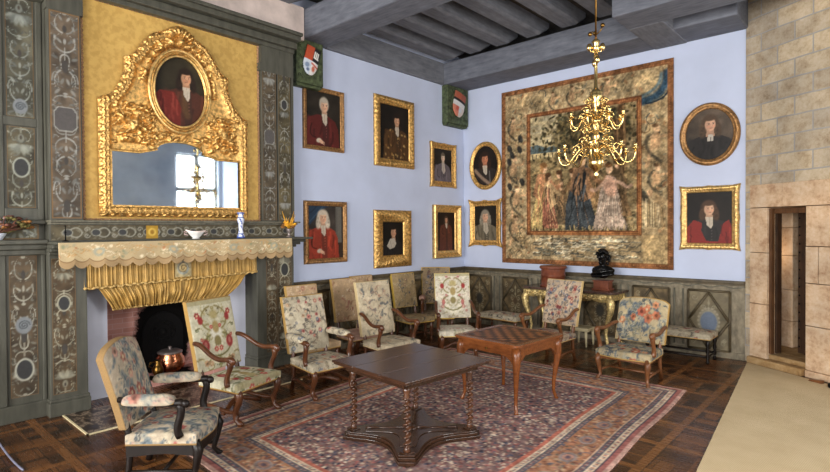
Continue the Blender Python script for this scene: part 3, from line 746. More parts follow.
# ------------------------------------------------------------------ textiles on the chimney
def wavy(u, v, k, ph=0): return math.sin(u * k + ph + 1.7 * math.sin(u * k * .37))
sk = thing('silk_hanging', 'yellow silk damask hanging behind the gilded overmantel mirror', 'wall hanging', (0.0, 0, 0))
g = MB(); g.grid(lambda u, v: (.176 + .004 * math.sin(u * 9) * math.sin(v * 5), -7.755 + u * 2.385, 2.252 + v * 2.685), 60, 60)
g.build('silk_panel', 'silk', sk)
b = MB()
b.tube([(.186, -7.735, 2.26 + i * 2.66 / 140) for i in range(141)], [.022 + .008 * math.sin(i * 2.2) for i in range(141)], 7)
b.tube([(.186, -5.385, 2.26 + i * 2.66 / 140) for i in range(141)], [.016 + .006 * math.sin(i * 2.2) for i in range(141)], 7)
b.tube([(.186, -7.735 + i * 2.35 / 120, 4.915) for i in range(121)], [.018 + .007 * math.sin(i * 2.2) for i in range(121)], 7)
b.tube([(.186, -7.735 + i * 2.35 / 120, 2.265) for i in range(121)], [.010 + .004 * math.sin(i * 2.2) for i in range(121)], 7)
b.build('fringe', 'fringe', sk)
# embroidered mantel cloth with scalloped lower edge
def mantel_cloth():
    y0, y1, zt, zb = -8.09, -5.07, 1.996, 1.715
    L = y1 - y0
    P = Paint(L, .30, .0125, (184, 164, 128)); rr = random.Random(3)
    P.mottle(.12, .07, 3); P.rect(0, L, 0, .075, (166, 140, 104)); P.rect(0, L, .072, .084, (134, 106, 74))
    for k in range(150):
        x = rr.uniform(0, L); y = rr.uniform(.11, .27)
        P.stroke(bez((x, y), (x + rr.uniform(-.08, .08), y + .06), (x + .1, y - .06), (x + rr.uniform(.05, .16), y + rr.uniform(-.05, .05))), .009, rr.choice([(178, 148, 100), (196, 150, 96), (150, 140, 104), (232, 218, 186)]), .8)
    for k in range(40):
        P.ell(rr.uniform(0, L), rr.uniform(.11, .27), rr.uniform(.012, .03), rr.uniform(.01, .02), rr.choice([(160, 156, 130), (176, 120, 84), (134, 138, 110), (238, 224, 192)]), rr.uniform(0, 3), .3, .8)
    for x in (.4, 1.24, 2.06, 2.7): P.ell(x, .185, .06, .05, (150, 160, 150), 0, .2, .7); P.ell(x, .185, .03, .025, (206, 176, 130), 0, .2, .8)
    nsc = 20
    def fn(u, v):
        sc = abs(math.sin(u * nsc * PI)) ** .55
        bot = zb + .062 * (1 - sc) - .012
        z = bot + (zt - bot) * v
        return (.567 + .012 * math.sin(u * 50) * (1 - v) + .02 * (1 - v) - .0 * v, y0 + u * L, z)
    g = MB(); g.grid(fn, P.nx, P.ny, P.out())
    o = g.build('mantel_cloth', 'weave')
    md = o.modifiers.new('thick', 'SOLIDIFY'); md.thickness = .006
    return o
tag(mantel_cloth(), 'cream embroidered mantel cloth with scalloped hem over the fireplace shelf', 'cloth')
# gathered yellow valance below, in two tiers
vl = thing('silk_valance', 'gathered yellow silk valance hung in two tiers across the fireplace opening', 'valance', (0, 0, 0))
def tier(yA, yB, zA, zB, yA2, yB2, zA2, zB2, x0, amp, nf, name, mat='silkgold', sw=0.0):
    g = MB()
    def fn(u, v):
        ya = yA + (yB - yA) * u; yb = yA2 + (yB2 - yA2) * u
        za = zA + (zB - zA) * u; zb = zA2 + (zB2 - zA2) * u
        y = yb + (ya - yb) * v; z = zb + (za - zb) * v
        f = amp * (1 - .45 * v) * (wavy(u, v, nf) + .5 * math.sin(u * nf * 2.3 + v * 2) + .6 * math.sin(v * 9 + 3 * math.sin(u * 23)) * (sw > 0))
        return (x0 + f + sw * math.sin(v * PI), y, z + .010 * math.sin(u * nf * .8) * (1 - v))
    g.grid(fn, 420, 14); o = g.build(name, mat, vl); md = o.modifiers.new('thick', 'SOLIDIFY'); md.thickness = .006
    return o
tier(-7.755, -5.455, 1.86, 1.86, -7.755, -5.455, 1.43, 1.49, .205, .014, 250, 'upper_tier')
tier(-7.62, -5.58, 1.47, 1.50, -7.43, -5.90, 1.15, 1.17, .165, .022, 210, 'lower_tier', sw=.05)
b = MB(); b.tube([(.225 + .008 * math.sin(i), -7.755 + i * 2.3 / 150, 1.435 + .06 * i / 150 + .008 * math.sin(i * .9)) for i in range(151)], [.014 + .006 * math.sin(i * 2.1) for i in range(151)], 6)
b.tube([(.165 + .012 * math.sin(i), -7.43 + i * 1.53 / 150, 1.15 + .02 * i / 150) for i in range(151)], [.012 + .006 * math.sin(i * 2.1) for i in range(151)], 6); b.build('fringe', 'gimp', vl)
P = Paint(.22, .24, .012, (200, 168, 100)); P.rect(0, .22, 0, .24, (176, 160, 120)); P.ell(.11, .12, .08, .09, (150, 156, 150), 0, .1)
P.ell(.11, .12, .05, .06, (212, 186, 130), 0, .2); P.stroke(spiral(.11, .12, .08, 2, 0), .012, (120, 104, 80)); P.mottle(.03, .2, 4)
g = MB(); g.grid(lambda u, v: (.243, -6.69 + u * .22, 1.50 + v * .24), P.nx, P.ny, P.out()); o = g.build('badge', 'weave', vl)

# ------------------------------------------------------------------ gilded overmantel mirror
def overmantel():
    root = thing('overmantel_mirror', 'large carved gilt overmantel mirror with an oval portrait set in its crest', 'mirror', (0.182, -6.585, 2.30))
    half = [(0.985, 0), (0.985, 1.44), (0.90, 1.47), (0.80, 1.56), (0.72, 1.72), (0.685, 1.84), (0.69, 1.99), (0.60, 2.03), (0.535, 2.12), (0.47, 2.23), (0.36, 2.36), (0.20, 2.44), (0.12, 2.50), (0.0, 2.56)]
    out = half + [(-x, z) for x, z in half[::-1][1:]]
    NX, NZ = 236, 304
    xs = np.linspace(-1.0, 1.0, NX); zs = np.linspace(0, 2.57, NZ)
    Xg, Zg = np.meshgrid(xs, zs)
    dist = np.full(Xg.shape, 9.0); ins = np.zeros(Xg.shape, bool); n = len(out)
    for i in range(n):
        x0, z0 = out[i]; x1, z1 = out[(i + 1) % n]
        L2 = (x1 - x0) ** 2 + (z1 - z0) ** 2 + 1e-12
        t = np.clip(((Xg - x0) * (x1 - x0) + (Zg - z0) * (z1 - z0)) / L2, 0, 1)
        dist = np.minimum(dist, np.hypot(Xg - x0 - t * (x1 - x0), Zg - z0 - t * (z1 - z0)))
        if z0 != z1: ins ^= ((z0 > Zg) != (z1 > Zg)) & (Xg < (x1 - x0) * (Zg - z0) / (z1 - z0) + x0)
    H = np.full(Xg.shape, .03)
    ridge = np.exp(-((dist - .075) / .055) ** 2)
    H += .045 * ridge
    rr = random.Random(5)
    def bump(x, z, rx, rz, h, rot=0):
        r = max(rx, rz) * 1.05
        W = (slice(max(0, int((z - r) / 2.57 * NZ)), int((z + r) / 2.57 * NZ) + 2), slice(max(0, int((x - r + 1) / 2 * NX)), int((x + r + 1) / 2 * NX) + 2))
        dx = Xg[W] - x; dz = Zg[W] - z
        if dx.size == 0: return
        ct, st = math.cos(rot), math.sin(rot)
        q = 1 - ((dx * ct + dz * st) / rx) ** 2 - ((-dx * st + dz * ct) / rz) ** 2
        H[W] = np.where(q > 0, np.maximum(H[W], H[W] * .35 + .02 + h * np.sqrt(np.clip(q, 0, 1))), H[W])
    # leaves along the border
    per = []
    for i in range(n):
        x0, z0 = out[i]; x1, z1 = out[(i + 1) % n]; L = math.hypot(x1 - x0, z1 - z0); k = max(1, int(L / .034))
        for j in range(k): per.append((x0 + (x1 - x0) * j / k, z0 + (z1 - z0) * j / k, math.atan2(z1 - z0, x1 - x0)))
    for i, (x, z, a) in enumerate(per):
        nx, nz = -math.sin(a), math.cos(a)
        bump(x + nx * .05, z + nz * .05, .034, .017, .05, a + .7 * (1 if i % 2 else -1)); bump(x + nx * .10, z + nz * .10, .030, .015, .045, a - .7 * (1 if i % 2 else -1))
        if i % 3 == 0: bump(x + nx * .018, z + nz * .018, .03, .018, .04, a)
    # foliage and cherubs left and right of the oval, crest on top
    ocz, oa, ob = 1.67, .405, .545
    for s_ in (-1, 1):
        for k in range(110):
            x = rr.uniform(.36, .82); z = rr.uniform(.92, 1.42)
            if ((x / (oa + .04)) ** 2 + ((z - ocz) / (ob + .04)) ** 2) < 1: continue
            bump(s_ * x, z, rr.uniform(.025, .06), rr.uniform(.012, .026), rr.uniform(.03, .07), rr.uniform(0, PI))
        for (x, z, rx, rz, h, a) in ((.60, 1.16, .075, .11, .10, .5), (.56, 1.30, .05, .055, .11, 0), (.50, 1.12, .10, .03, .08, .6), (.70, 1.06, .10, .035, .08, -.5), (.74, 1.22, .085, .028, .08, .9), (.66, .97, .11, .035, .07, .2)):
            bump(s_ * x, z, rx, rz, h, s_ * a)
        for k in range(26):
            a = rr.uniform(.0, PI); bump(s_ * abs((oa + .07) * math.cos(a)), ocz + (ob + .08) * math.sin(a), .05, .022, .06, rr.uniform(0, 3))
        for k in range(12): bump(s_ * rr.uniform(.05, .35), rr.uniform(1.0, 1.10), .05, .02, .05, rr.uniform(0, 3))
    for k in range(7): bump(0 + .045 * (k - 3), 2.46 - .006 * (k - 3) ** 2, .028, .075, .10, -(k - 3) * .25)
    bump(0, 2.33, .06, .075, .13); bump(-.13, 2.30, .09, .04, .09, -.5); bump(.13, 2.30, .09, .04, .09, .5); bump(-.26, 2.24, .08, .03, .07, -.7); bump(.26, 2.24, .08, .03, .07, .7)
    # openings
    gt = lambda x: np.where(np.abs(x) < .52, .80 + np.where(np.abs(x) < .30, .06 + .13 * np.sqrt(np.clip(1 - (x / .31) ** 2, 0, 1)), .06 * np.clip((.52 - np.abs(x)) / .22, 0, 1)), .80)
    glass = (np.abs(Xg) < .845) & (Zg > .15) & (Zg < gt(Xg))
    edge = (np.abs(Xg) < .875) & (Zg > .12) & (Zg < gt(Xg) + .03)
    H[edge] = .055
    oval = ((Xg / (oa - .07)) ** 2 + ((Zg - ocz) / (ob - .08)) ** 2) < 1
    ring = np.sqrt((Xg / oa) ** 2 + ((Zg - ocz) / ob) ** 2)
    H = np.where(ring < 1.0, .03 + .065 * np.exp(-((ring - .93) / .05) ** 2), H)
    skipv = glass | oval | ~(ins | (dist < .012))
    g = MB()
    g.grid(lambda u, v: (H[int(round(v * (NZ - 1))), int(round(u * (NX - 1)))], xs[int(round(u * (NX - 1)))], zs[int(round(v * (NZ - 1)))]), NX, NZ,
           skip=lambda i, j: bool(skipv[j, i] or skipv[j + 1, i] or skipv[j, i + 1] or skipv[j + 1, i + 1]))
    # solid edge behind the outline
    k = len(out); V = []
    for x, z in out: V += [(0.0, x, z), (.045, x * .995, z)]
    g.add(V, [(2 * i, 2 * ((i + 1) % k), 2 * ((i + 1) % k) + 1, 2 * i + 1) for i in range(k)], 0, None, False)
    g.build('carved_frame', 'gold', root)
    m = MB(); zz = np.linspace(-.87, .87, 60)
    pts = [(-.87, .13)] + [(.87, .13)] + [(float(x), float(gt(np.array(x))) + .02) for x in zz[::-1]]
    m.prism(pts, .004, .03, ((0, 1, 0), (0, 0, 1), (1, 0, 0))).build('mirror_glass', 'mirror', root)
    b = MB()
    for q, r_ in ((1.0, .022), (.86, .016)):
        b.tube([(.07 + .03 * (1 - q), oa * q * math.cos(a * PI / 32), ocz + ob * q * math.sin(a * PI / 32)) for a in range(65)], r_, 8)
    b.build('oval_moulding', 'goldlight', root)
    return root, ocz, oa, ob
OVM, ocz_, oa_, ob_ = overmantel()
# ------------------------------------------------------------------ portraits
def portrait_paint(w, h, bg, bg2, coat, hair, skin=(206, 158, 128), shirt=(220, 214, 204), face=(.5, .70), fs=.105, wig=1.0, lean=0.0, look=0.15,
                   extra=None, seed=1, bib=1.0, half=True, res=None):
    P = Paint(w, h, res or w / 66, bg); rr = random.Random(seed); skin = tuple(min(255, q * 1.18) for q in skin)
    kb = 1.0 if extra in ('drape', 'bands') else .70
    P.a *= kb; bg2 = tuple(np.array(bg2) * kb)
    fx, fy = face[0] * w, face[1] * h; f = fs * min(w, h * .8) / .8
    P.ell(fx + .1 * w, fy, .55 * w, .45 * h, bg2, 0, .7, .8); P.mottle(.12 * w, .15, seed); P.mottle(.35 * w, .2, seed + 3)
    if extra == 'drape': 
        P.poly([(0, h), (0, .60 * h), (.16 * w, .72 * h), (.34 * w, .90 * h), (.62 * w, h)], (34, 62, 96)); P.stroke(bez((.05 * w, .7 * h), (.2 * w, .8 * h), (.3 * w, .9 * h), (.45 * w, h)), .03 * w, (58, 92, 130), .7)
        P.stroke(bez((.0 * w, .85 * h), (.12 * w, .85 * h), (.2 * w, .95 * h), (.25 * w, h)), .03 * w, (20, 38, 66), .7)
        P.rect(.78 * w, .95 * w, .30 * h, .98 * h, (122, 124, 122), .8); P.stroke([(.81 * w, .3 * h), (.81 * w, .95 * h)], .02 * w, (84, 86, 88), .7); P.rect(.6 * w, w, 0, .3 * h, (64, 46, 34), .8)
    sh = fy - f * 2.1   # shoulder height
    c = np.array(coat, float)
    bx = fx + lean * w
    P.poly([(bx - 4.4 * f, -.01), (bx - 4.0 * f, sh - 1.7 * f), (bx - 3.1 * f, sh - .25 * f), (bx - 1.2 * f, sh + .45 * f), (bx + 1.1 * f, sh + .45 * f), (bx + 2.9 * f, sh - .4 * f), (bx + 3.7 * f, sh - 1.9 * f), (bx + 4.0 * f, -.01)], c)
    for k in range(16):
        x = bx + rr.uniform(-3.6, 3.2) * f; y = rr.uniform(0, sh)
        P.stroke(bez((x, y), (x + rr.uniform(-.4, .4) * f, y - f), (x + rr.uniform(-.6, .6) * f, y - 1.6 * f), (x + rr.uniform(-.8, .8) * f, y - 2.6 * f)), .45 * f, np.clip(c * rr.choice([.55, .7, 1.25, 1.4]), 0, 255), .45)
    # open front and waistcoat
    if half:
        P.poly([(fx - .5 * f, sh + .4 * f), (fx + .75 * f, sh + .4 * f), (fx + 1.1 * f, -.01), (fx - .2 * f, -.01)], np.clip(c * .62 + 14, 0, 255), .85)
        for k in range(7): P.ell(fx + .45 * f, sh - (k * .55 + .2) * f, .10 * f, .10 * f, np.clip(c * 1.4 + 40, 0, 255), 0, .3, .8)
    # arm
    P.stroke(bez((bx - 3.2 * f, sh - .6 * f), (bx - 4.3 * f, sh - 3 * f), (bx - 3.4 * f, sh - 4.6 * f), (bx - 1.2 * f, sh - 4.4 * f)), 1.2 * f, np.clip(c * 1.1, 0, 255), .8)
    P.stroke(bez((bx - 2.5 * f, sh - 1.4 * f), (bx - 3.2 * f, sh - 3 * f), (bx - 2.8 * f, sh - 3.8 * f), (bx - 1.6 * f, sh - 3.8 * f)), .25 * f, c * .45, .7)
    if extra in ('hand', 'drape'):
        P.ell(bx - .9 * f, sh - 4.3 * f, .6 * f, .42 * f, shirt, .2, .2); P.ell(bx - .35 * f, sh - 4.5 * f, .5 * f, .33 * f, skin, -.5, .2)
        for k in range(3): P.stroke([(bx - .2 * f, sh - (4.35 + .2 * k) * f), (bx + .35 * f, sh - (4.6 + .22 * k) * f)], .14 * f, skin, .9)
    if extra == 'cloak':
        P.poly([(0, .0), (0, .30 * h), (.16 * w, .46 * h), (.34 * w, .40 * h), (.33 * w, .24 * h), (.44 * w, .05 * h), (.70 * w, .04 * h), (.80 * w, .38 * h), (.92 * w, .46 * h), (w, .3 * h), (w, 0)], (156, 36, 30))
        for k in range(14):
            x = rr.uniform(.02, .95) * w; y = rr.uniform(.05, .4) * h
            if .36 * w < x < .75 * w and y > .12 * h: continue
            P.stroke(bez((x, y), (x + .05 * w, y - .05 * h), (x - .04 * w, y - .1 * h), (x + .03 * w, y - .2 * h)), .03 * w, rr.choice([(92, 14, 16), (186, 52, 44), (110, 18, 18)]), .6)
    if extra == 'sash':
        P.stroke(bez((bx - 2.6 * f, sh - .2 * f), (bx - 1 * f, sh - 2 * f), (bx + .8 * f, sh - 3.2 * f), (bx + 2.6 * f, sh - 4.2 * f)), .8 * f, (176, 150, 132), .8)
        P.stroke([(bx + 1.2 * f, sh - .6 * f), (bx + 1.4 * f, sh - 3 * f)], .3 * f, (140, 142, 148), .6)
    if extra == 'brocade':
        for k in range(46):
            x = bx + rr.uniform(-3.8, 2.6) * f; y = rr.uniform(0, sh); P.ell(x, y, .32 * f, .2 * f, rr.choice([(196, 150, 74), (150, 104, 44), (92, 56, 26), (214, 178, 108)]), rr.uniform(0, 3), .3, .8)
    if extra == 'redleft':
        P.poly([(0, 0), (0, .40 * h), (.14 * w, .50 * h), (.40 * w, .50 * h), (.52 * w, .30 * h), (.5 * w, 0)], (134, 38, 30))
        for k in range(14): x = rr.uniform(.05, .45) * w; y = rr.uniform(.15, .48) * h; P.stroke(bez((x, y), (x + .03 * w, y - .05 * h), (x - .03 * w, y - .12 * h), (x + .02 * w, y - .2 * h)), .035 * w, rr.choice([(84, 20, 18), (176, 70, 56), (150, 50, 40)]), .6)
        P.stroke(bez((.58 * w, .48 * h), (.62 * w, .36 * h), (.56 * w, .3 * h), (.64 * w, .2 * h)), .13 * w, (110, 78, 44), .7)
    # wig or hair behind
    hc = np.array(hair, float)
    if wig > 0:
        P.ell(fx - .05 * f, fy + .35 * f, 1.28 * f * wig, 1.42 * f, hc, 0, .15)
        if wig >= 1.0:
            for s_ in (-1, 1):
                P.ell(fx + s_ * 1.05 * f, fy - .75 * f, .62 * f * wig, 1.35 * f, hc, s_ * .15, .2); 
                for k in range(6): P.ell(fx + s_ * (1.05 + rr.uniform(-.35, .35)) * f, fy - rr.uniform(-.6, 1.7) * f, .26 * f, .2 * f, np.clip(hc * rr.choice([.72, 1.2]), 0, 255), rr.uniform(0, 3), .4, .6)
    # neck, cravat, face
    P.poly([(fx - .5 * f, fy - .6 * f), (fx + .5 * f, fy - .6 * f), (fx + .7 * f, sh + .2 * f), (fx - .65 * f, sh + .2 * f)], np.array(skin) * .82)
    if bib > 0:
        P.poly([(fx - .6 * f, sh + .7 * f), (fx + .6 * f, sh + .7 * f), (fx + .62 * f * bib, sh - .9 * f * bib), (fx + .3 * f, sh - 1.5 * f * bib), (fx - .35 * f * bib, sh - .8 * f * bib)], shirt, .95)
        P.stroke([(fx + .05 * f, sh + .6 * f), (fx + .12 * f, sh - .9 * f * bib)], .12 * f, np.array(shirt) * .7, .6)
    if extra == 'collar':
        P.poly([(fx - 2.1 * f, sh - .9 * f), (fx - 1.1 * f, sh + .7 * f), (fx + .3 * f, sh + .8 * f), (fx + .9 * f, sh - .5 * f), (fx + .2 * f, sh - 1.3 * f), (fx - 1.2 * f, sh - 1.7 * f)], (196, 194, 188)); P.stroke([(fx - 1.1 * f, sh + .2 * f), (fx - .6 * f, sh - 1.2 * f)], .2 * f, (150, 150, 150), .6)
    if extra == 'bands':
        P.poly([(fx - .35 * f, sh + .5 * f), (fx - .02 * f, sh + .5 * f), (fx + .0 * f, sh - .7 * f), (fx - .4 * f, sh - .6 * f)], (214, 214, 212)); P.poly([(fx + .06 * f, sh + .5 * f), (fx + .4 * f, sh + .5 * f), (fx + .5 * f, sh - .6 * f), (fx + .1 * f, sh - .7 * f)], (206, 206, 206))
    sk = np.array(skin, float)
    P.ell(fx, fy, .80 * f, 1.08 * f, sk, 0, .08)
    P.ell(fx - .38 * f, fy - .1 * f, .36 * f, .85 * f, sk * .78, 0, .5, .6)
    P.ell(fx + look * f, fy + .62 * f, .5 * f, .3 * f, np.clip(sk * 1.08, 0, 255), 0, .4, .7)
    for s_ in (-1, 1):
        ex = fx + (look + s_ * .34) * f
        P.ell(ex, fy + .16 * f, .16 * f, .075 * f, (228, 214, 200), 0, .2, .6); P.ell(ex, fy + .16 * f, .085 * f, .085 * f, (40, 28, 22), 0, .3)
        P.stroke([(ex - .2 * f, fy + .36 * f), (ex + .2 * f, fy + .37 * f)], .09 * f, sk * .5, .7)
        P.ell(fx + (look + s_ * .42) * f, fy - .28 * f, .2 * f, .15 * f, np.clip(sk * np.array((1.06, .86, .82)), 0, 255), 0, .5, .6)
    P.stroke([(fx + (look - .04) * f, fy + .25 * f), (fx + (look + .10) * f, fy - .22 * f)], .12 * f, np.clip(sk * 1.1, 0, 255), .7); P.stroke([(fx + (look - .12) * f, fy - .27 * f), (fx + (look + .16) * f, fy - .27 * f)], .08 * f, sk * .6, .7)
    P.stroke([(fx + (look - .2) * f, fy - .55 * f), (fx + (look + .2) * f, fy - .55 * f)], .10 * f, (150, 70, 62), .8)
    if 0 < wig: P.ell(fx - .1 * f, fy + 1.05 * f, .85 * f, .42 * f, hc, 0, .25)
    P.mottle(.02 * w, .06, seed + 9)
    gl = P.a.mean(2, keepdims=True); P.a = (gl + (P.a - gl) * .80) * np.array((.86, .82, .76))
    return P

def frame_rect(w, h, prof, carve, n_per, corner=0.0):
    """ring of w x h standing in the local x-z plane, front towards -y; prof: [(inset, height)]"""
    g = MB(); pts = []
    nx = max(8, int(w / n_per)); nz_ = max(8, int(h / n_per))
    for i in range(nx): pts.append((-1 + 2 * i / nx, -1, i / nx * w))
    for i in range(nz_): pts.append((1, -1 + 2 * i / nz_, i / nz_ * h))
    for i in range(nx): pts.append((1 - 2 * i / nx, 1, i / nx * w))
    for i in range(nz_): pts.append((-1, 1 - 2 * i / nz_, i / nz_ * h))
    V = []; k = len(prof); N = len(pts)
    for (a, c, s_) in pts:
        cw = corner * max(0, 1 - min((1 - abs(a)) * w / 2, (1 - abs(c)) * h / 2 if abs(a) == 1 else 9, 9) / .07) if corner else 0
        dcor = min(abs(abs(a) - 1) * w / 2 if abs(c) == 1 else abs(abs(c) - 1) * h / 2, 9)
        cw = corner * max(0.0, 1 - dcor / .10)
        mid = corner * .55 * max(0.0, 1 - abs((a if abs(c) == 1 else c)) * (w if abs(c) == 1 else h) / 2 / .08)
        for (t, y) in prof:
            tt = t - (cw + mid) * (1 - t / prof[-1][0] if prof[-1][0] else 0)
            d = carve(s_, t) if carve else 0
            V.append((a * (w / 2 - tt), -(y + d * (1 if 0 < t < prof[-1][0] else 0)), h / 2 + c * (h / 2 - tt)))
    F = [(i * k + j, i * k + j + 1, ((i + 1) % N) * k + j + 1, ((i + 1) % N) * k + j) for i in range(N) for j in range(k - 1)]
    F += [(i * k, ((i + 1) % N) * k, ((i + 1) % N) * k + k - 1, i * k + k - 1) for i in range(N)]
    return g.add(V, F, 0, None, True)
def frame_oval(w, h, prof, carve, n=140):
    g = MB(); V = []; k = len(prof)
    for i in range(n):
        a = 2 * PI * i / n; s_ = a * (w + h) / 4
        for t, y in prof:
            d = carve(s_, t) if carve and 0 < t < prof[-1][0] else 0
            V.append(((w / 2 - t) * math.cos(a), -(y + d), h / 2 + (h / 2 - t) * math.sin(a)))
    F = [(i * k + j, i * k + j + 1, ((i + 1) % n) * k + j + 1, ((i + 1) % n) * k + j) for i in range(n) for j in range(k - 1)]
    F += [(i * k, ((i + 1) % n) * k, ((i + 1) % n) * k + k - 1, i * k + k - 1) for i in range(n)]
    return g.add(V, F, 0, None, True)
def ornate(t_w, amp=.018, L=.075):
    def c(s_, t):
        q = t / t_w
        return amp * (abs(math.sin(PI * s_ / L + q * 2.2)) - .4) * math.sin(PI * min(1, q * 1.1)) + amp * .5 * math.sin(2 * PI * s_ / (L * .37) + q * 7) * math.sin(PI * q)
    return c
def fprof(tw, hgt=.06, kind='ogee'):
    if kind == 'flat': return [(0, 0), (0, hgt * .7), (tw * .1, hgt), (tw * .3, hgt * .95), (tw * .45, hgt * .75), (tw * .75, hgt * .55), (tw * .85, hgt * .6), (tw, hgt * .4), (tw, 0)]
    if kind == 'scoop': return [(0, 0), (0, hgt), (tw * .12, hgt * 1.08), (tw * .25, hgt), (tw * .35, hgt * .7), (tw * .6, hgt * .42), (tw * .8, hgt * .34), (tw * .9, hgt * .4), (tw, hgt * .25), (tw, 0)]
    return [(0, 0), (0, hgt * .6), (tw * .12, hgt * .9), (tw * .28, hgt * 1.1), (tw * .45, hgt * 1.15), (tw * .62, hgt), (tw * .78, hgt * .75), (tw * .9, hgt * .8), (tw, hgt * .4), (tw, 0)]
def portrait(label, loc, rz, w, h, tw, P, mat, kind='ogee', carve=None, corner=0.0, oval=False, hgt=.055, group=None):
    root = thing('framed_portrait', label, 'painting', loc, rz, group)
    pf = fprof(tw, hgt, kind)
    (frame_oval(w, h, pf, carve) if oval else frame_rect(w, h, pf, carve, .016, corner)).build('frame', mat, root)
    col = P.out(); cw, chh = w - 2 * tw + .02, h - 2 * tw + .02
    g = MB(); sk = None
    if oval:
        nx, ny = P.nx, P.ny
        sk = lambda i, j: ((2 * (i + .5) / (nx - 1) - 1) ** 2 + (2 * (j + .5) / (ny - 1) - 1) ** 2) > 1.03
    g.grid(lambda u, v: ((u - .5) * cw, -.016, h / 2 + (v - .5) * chh), P.nx, P.ny, col, 0, sk)
    g.build('canvas', 'canvas', root)
    # thin stretcher behind so that the picture has a body
    b = MB()
    if oval: b.prism([((w / 2 - tw * .4) * math.cos(a * PI / 24), (h / 2 - tw * .4) * math.sin(a * PI / 24)) for a in range(48)], .001, .012, ((1, 0, 0), (0, 0, 1), (0, -1, 0)), (0, 0, h / 2))
    else: b.box((-w / 2 + tw * .5, -.012, tw * .5), (w / 2 - tw * .5, -.001, h - tw * .5))
    b.build('stretcher', 'blackwood', root)
    return root
LW = lambda y0, y1, z0, z1: dict(loc=(0.004, (y0 + y1) / 2, z0), rz=PI / 2, w=y1 - y0, h=z1 - z0)
BW = lambda x0, x1, z0, z1: dict(loc=((x0 + x1) / 2, -0.004, z0), rz=0.0, w=x1 - x0, h=z1 - z0)
def put(label, box, tw, mat, kind='ogee', carve=None, corner=0, oval=False, hgt=.055, **pp):
    w, h = box['w'] - 2 * tw + .02, box['h'] - 2 * tw + .02
    portrait(label, box['loc'], box['rz'], box['w'], box['h'], tw, portrait_paint(w, h, **pp), mat, kind, carve, corner, oval, hgt)
put('gilt portrait of a man in dark red coat and white wig, beside the chimney cornice', LW(-4.455, -3.585, 3.48, 4.55), .075, 'golddark', 'flat', ornate(.075, .006, .05),
    bg=(48, 42, 36), bg2=(74, 66, 56), coat=(104, 34, 32), hair=(200, 196, 190), wig=.86, face=(.52, .74), fs=.10, extra='hand', seed=3, skin=(210, 168, 144), lean=-.05)
put('large ornate gilt portrait of a man in gold brocade robe with long dark wig', LW(-2.83, -1.72, 3.335, 4.69), .155, 'gold', 'ogee', ornate(.155, .022, .09),
    bg=(30, 26, 22), bg2=(52, 42, 32), coat=(92, 62, 32), hair=(40, 28, 22), face=(.58, .72), fs=.085, extra='brocade', seed=5, skin=(196, 150, 120))
put('small gilt framed portrait of a pale woman in grey dress near the room corner', LW(-1.195, -0.35, 3.03, 3.97), .125, 'gold', 'scoop', ornate(.125, .012, .07), corner=.015,
    bg=(42, 38, 34), bg2=(62, 56, 52), coat=(112, 106, 124), hair=(120, 108, 96), wig=.8, face=(.5, .72), fs=.10, seed=7, skin=(216, 192, 176), shirt=(206, 200, 200), bib=1.9, half=False)
put('gilt portrait of a man in bright red coat and blue drape, beside the mantel shelf', LW(-4.453, -3.53, 1.54, 2.61), .085, 'golddark', 'ogee', ornate(.085, .010, .06),
    bg=(44, 40, 38), bg2=(70, 64, 62), coat=(178, 58, 38), hair=(216, 210, 200), face=(.42, .76), fs=.095, wig=1.1, extra='drape', seed=9, skin=(216, 170, 144), lean=.0)
put('wide carved gilt portrait of a man with broad white collar turned sideways', LW(-2.855, -1.82, 1.375, 2.49), .235, 'gold', 'ogee', ornate(.235, .030, .11),
    bg=(24, 22, 20), bg2=(36, 32, 28), coat=(36, 34, 36), hair=(30, 22, 18), wig=.88, face=(.52, .68), fs=.13, extra='collar', seed=11, skin=(188, 142, 114), bib=0, look=.3, half=False)
put('deep plain gilt portrait of a man in long brown coat, below the pale woman', LW(-1.13, -0.215, 1.485, 2.635), .16, 'goldlight', 'scoop', None,
    bg=(46, 32, 26), bg2=(66, 46, 36), coat=(112, 58, 44), hair=(84, 62, 48), face=(.5, .80), fs=.07, seed=13, skin=(196, 144, 118), hgt=.09)
put('small oval gilt portrait of a man in armour with pale sash', BW(0.19, 1.03, 2.975, 4.035), .10, 'gold', 'ogee', ornate(.10, .010, .06), oval=True,
    bg=(32, 26, 22), bg2=(46, 36, 30), coat=(52, 44, 42), hair=(52, 34, 26), face=(.48, .66), fs=.12, extra='sash', seed=15, skin=(190, 120, 88))
put('gilt portrait with shaped corners of a man in pale grey coat and grey wig', BW(0.205, 1.0, 1.75, 2.73), .115, 'gold', 'scoop', ornate(.115, .012, .06), corner=.045,
    bg=(36, 34, 28), bg2=(54, 48, 38), coat=(122, 116, 100), hair=(150, 146, 136), face=(.5, .68), fs=.125, seed=17, skin=(204, 160, 134), shirt=(196, 190, 176), bib=1.5)
put('large oval gilt portrait of a clergyman in black robe with white bands', BW(4.60, 5.50, 3.135, 4.165), .10, 'golddark', 'ogee', ornate(.10, .012, .06), oval=True,
    bg=(74, 64, 56), bg2=(96, 84, 74), coat=(42, 40, 42), hair=(92, 72, 56), face=(.52, .68), fs=.115, extra='bands', seed=19, skin=(206, 160, 136), bib=0, half=False)
put('ornate gilt portrait of a young man in armour wrapped in crimson cloak', BW(4.615, 5.485, 1.755, 2.80), .105, 'goldlight', 'ogee', ornate(.105, .020, .07), corner=.02,
    bg=(30, 24, 20), bg2=(48, 38, 30), coat=(46, 44, 46), hair=(88, 62, 44), face=(.5, .66), fs=.105, extra='cloak', seed=21, skin=(206, 164, 138))
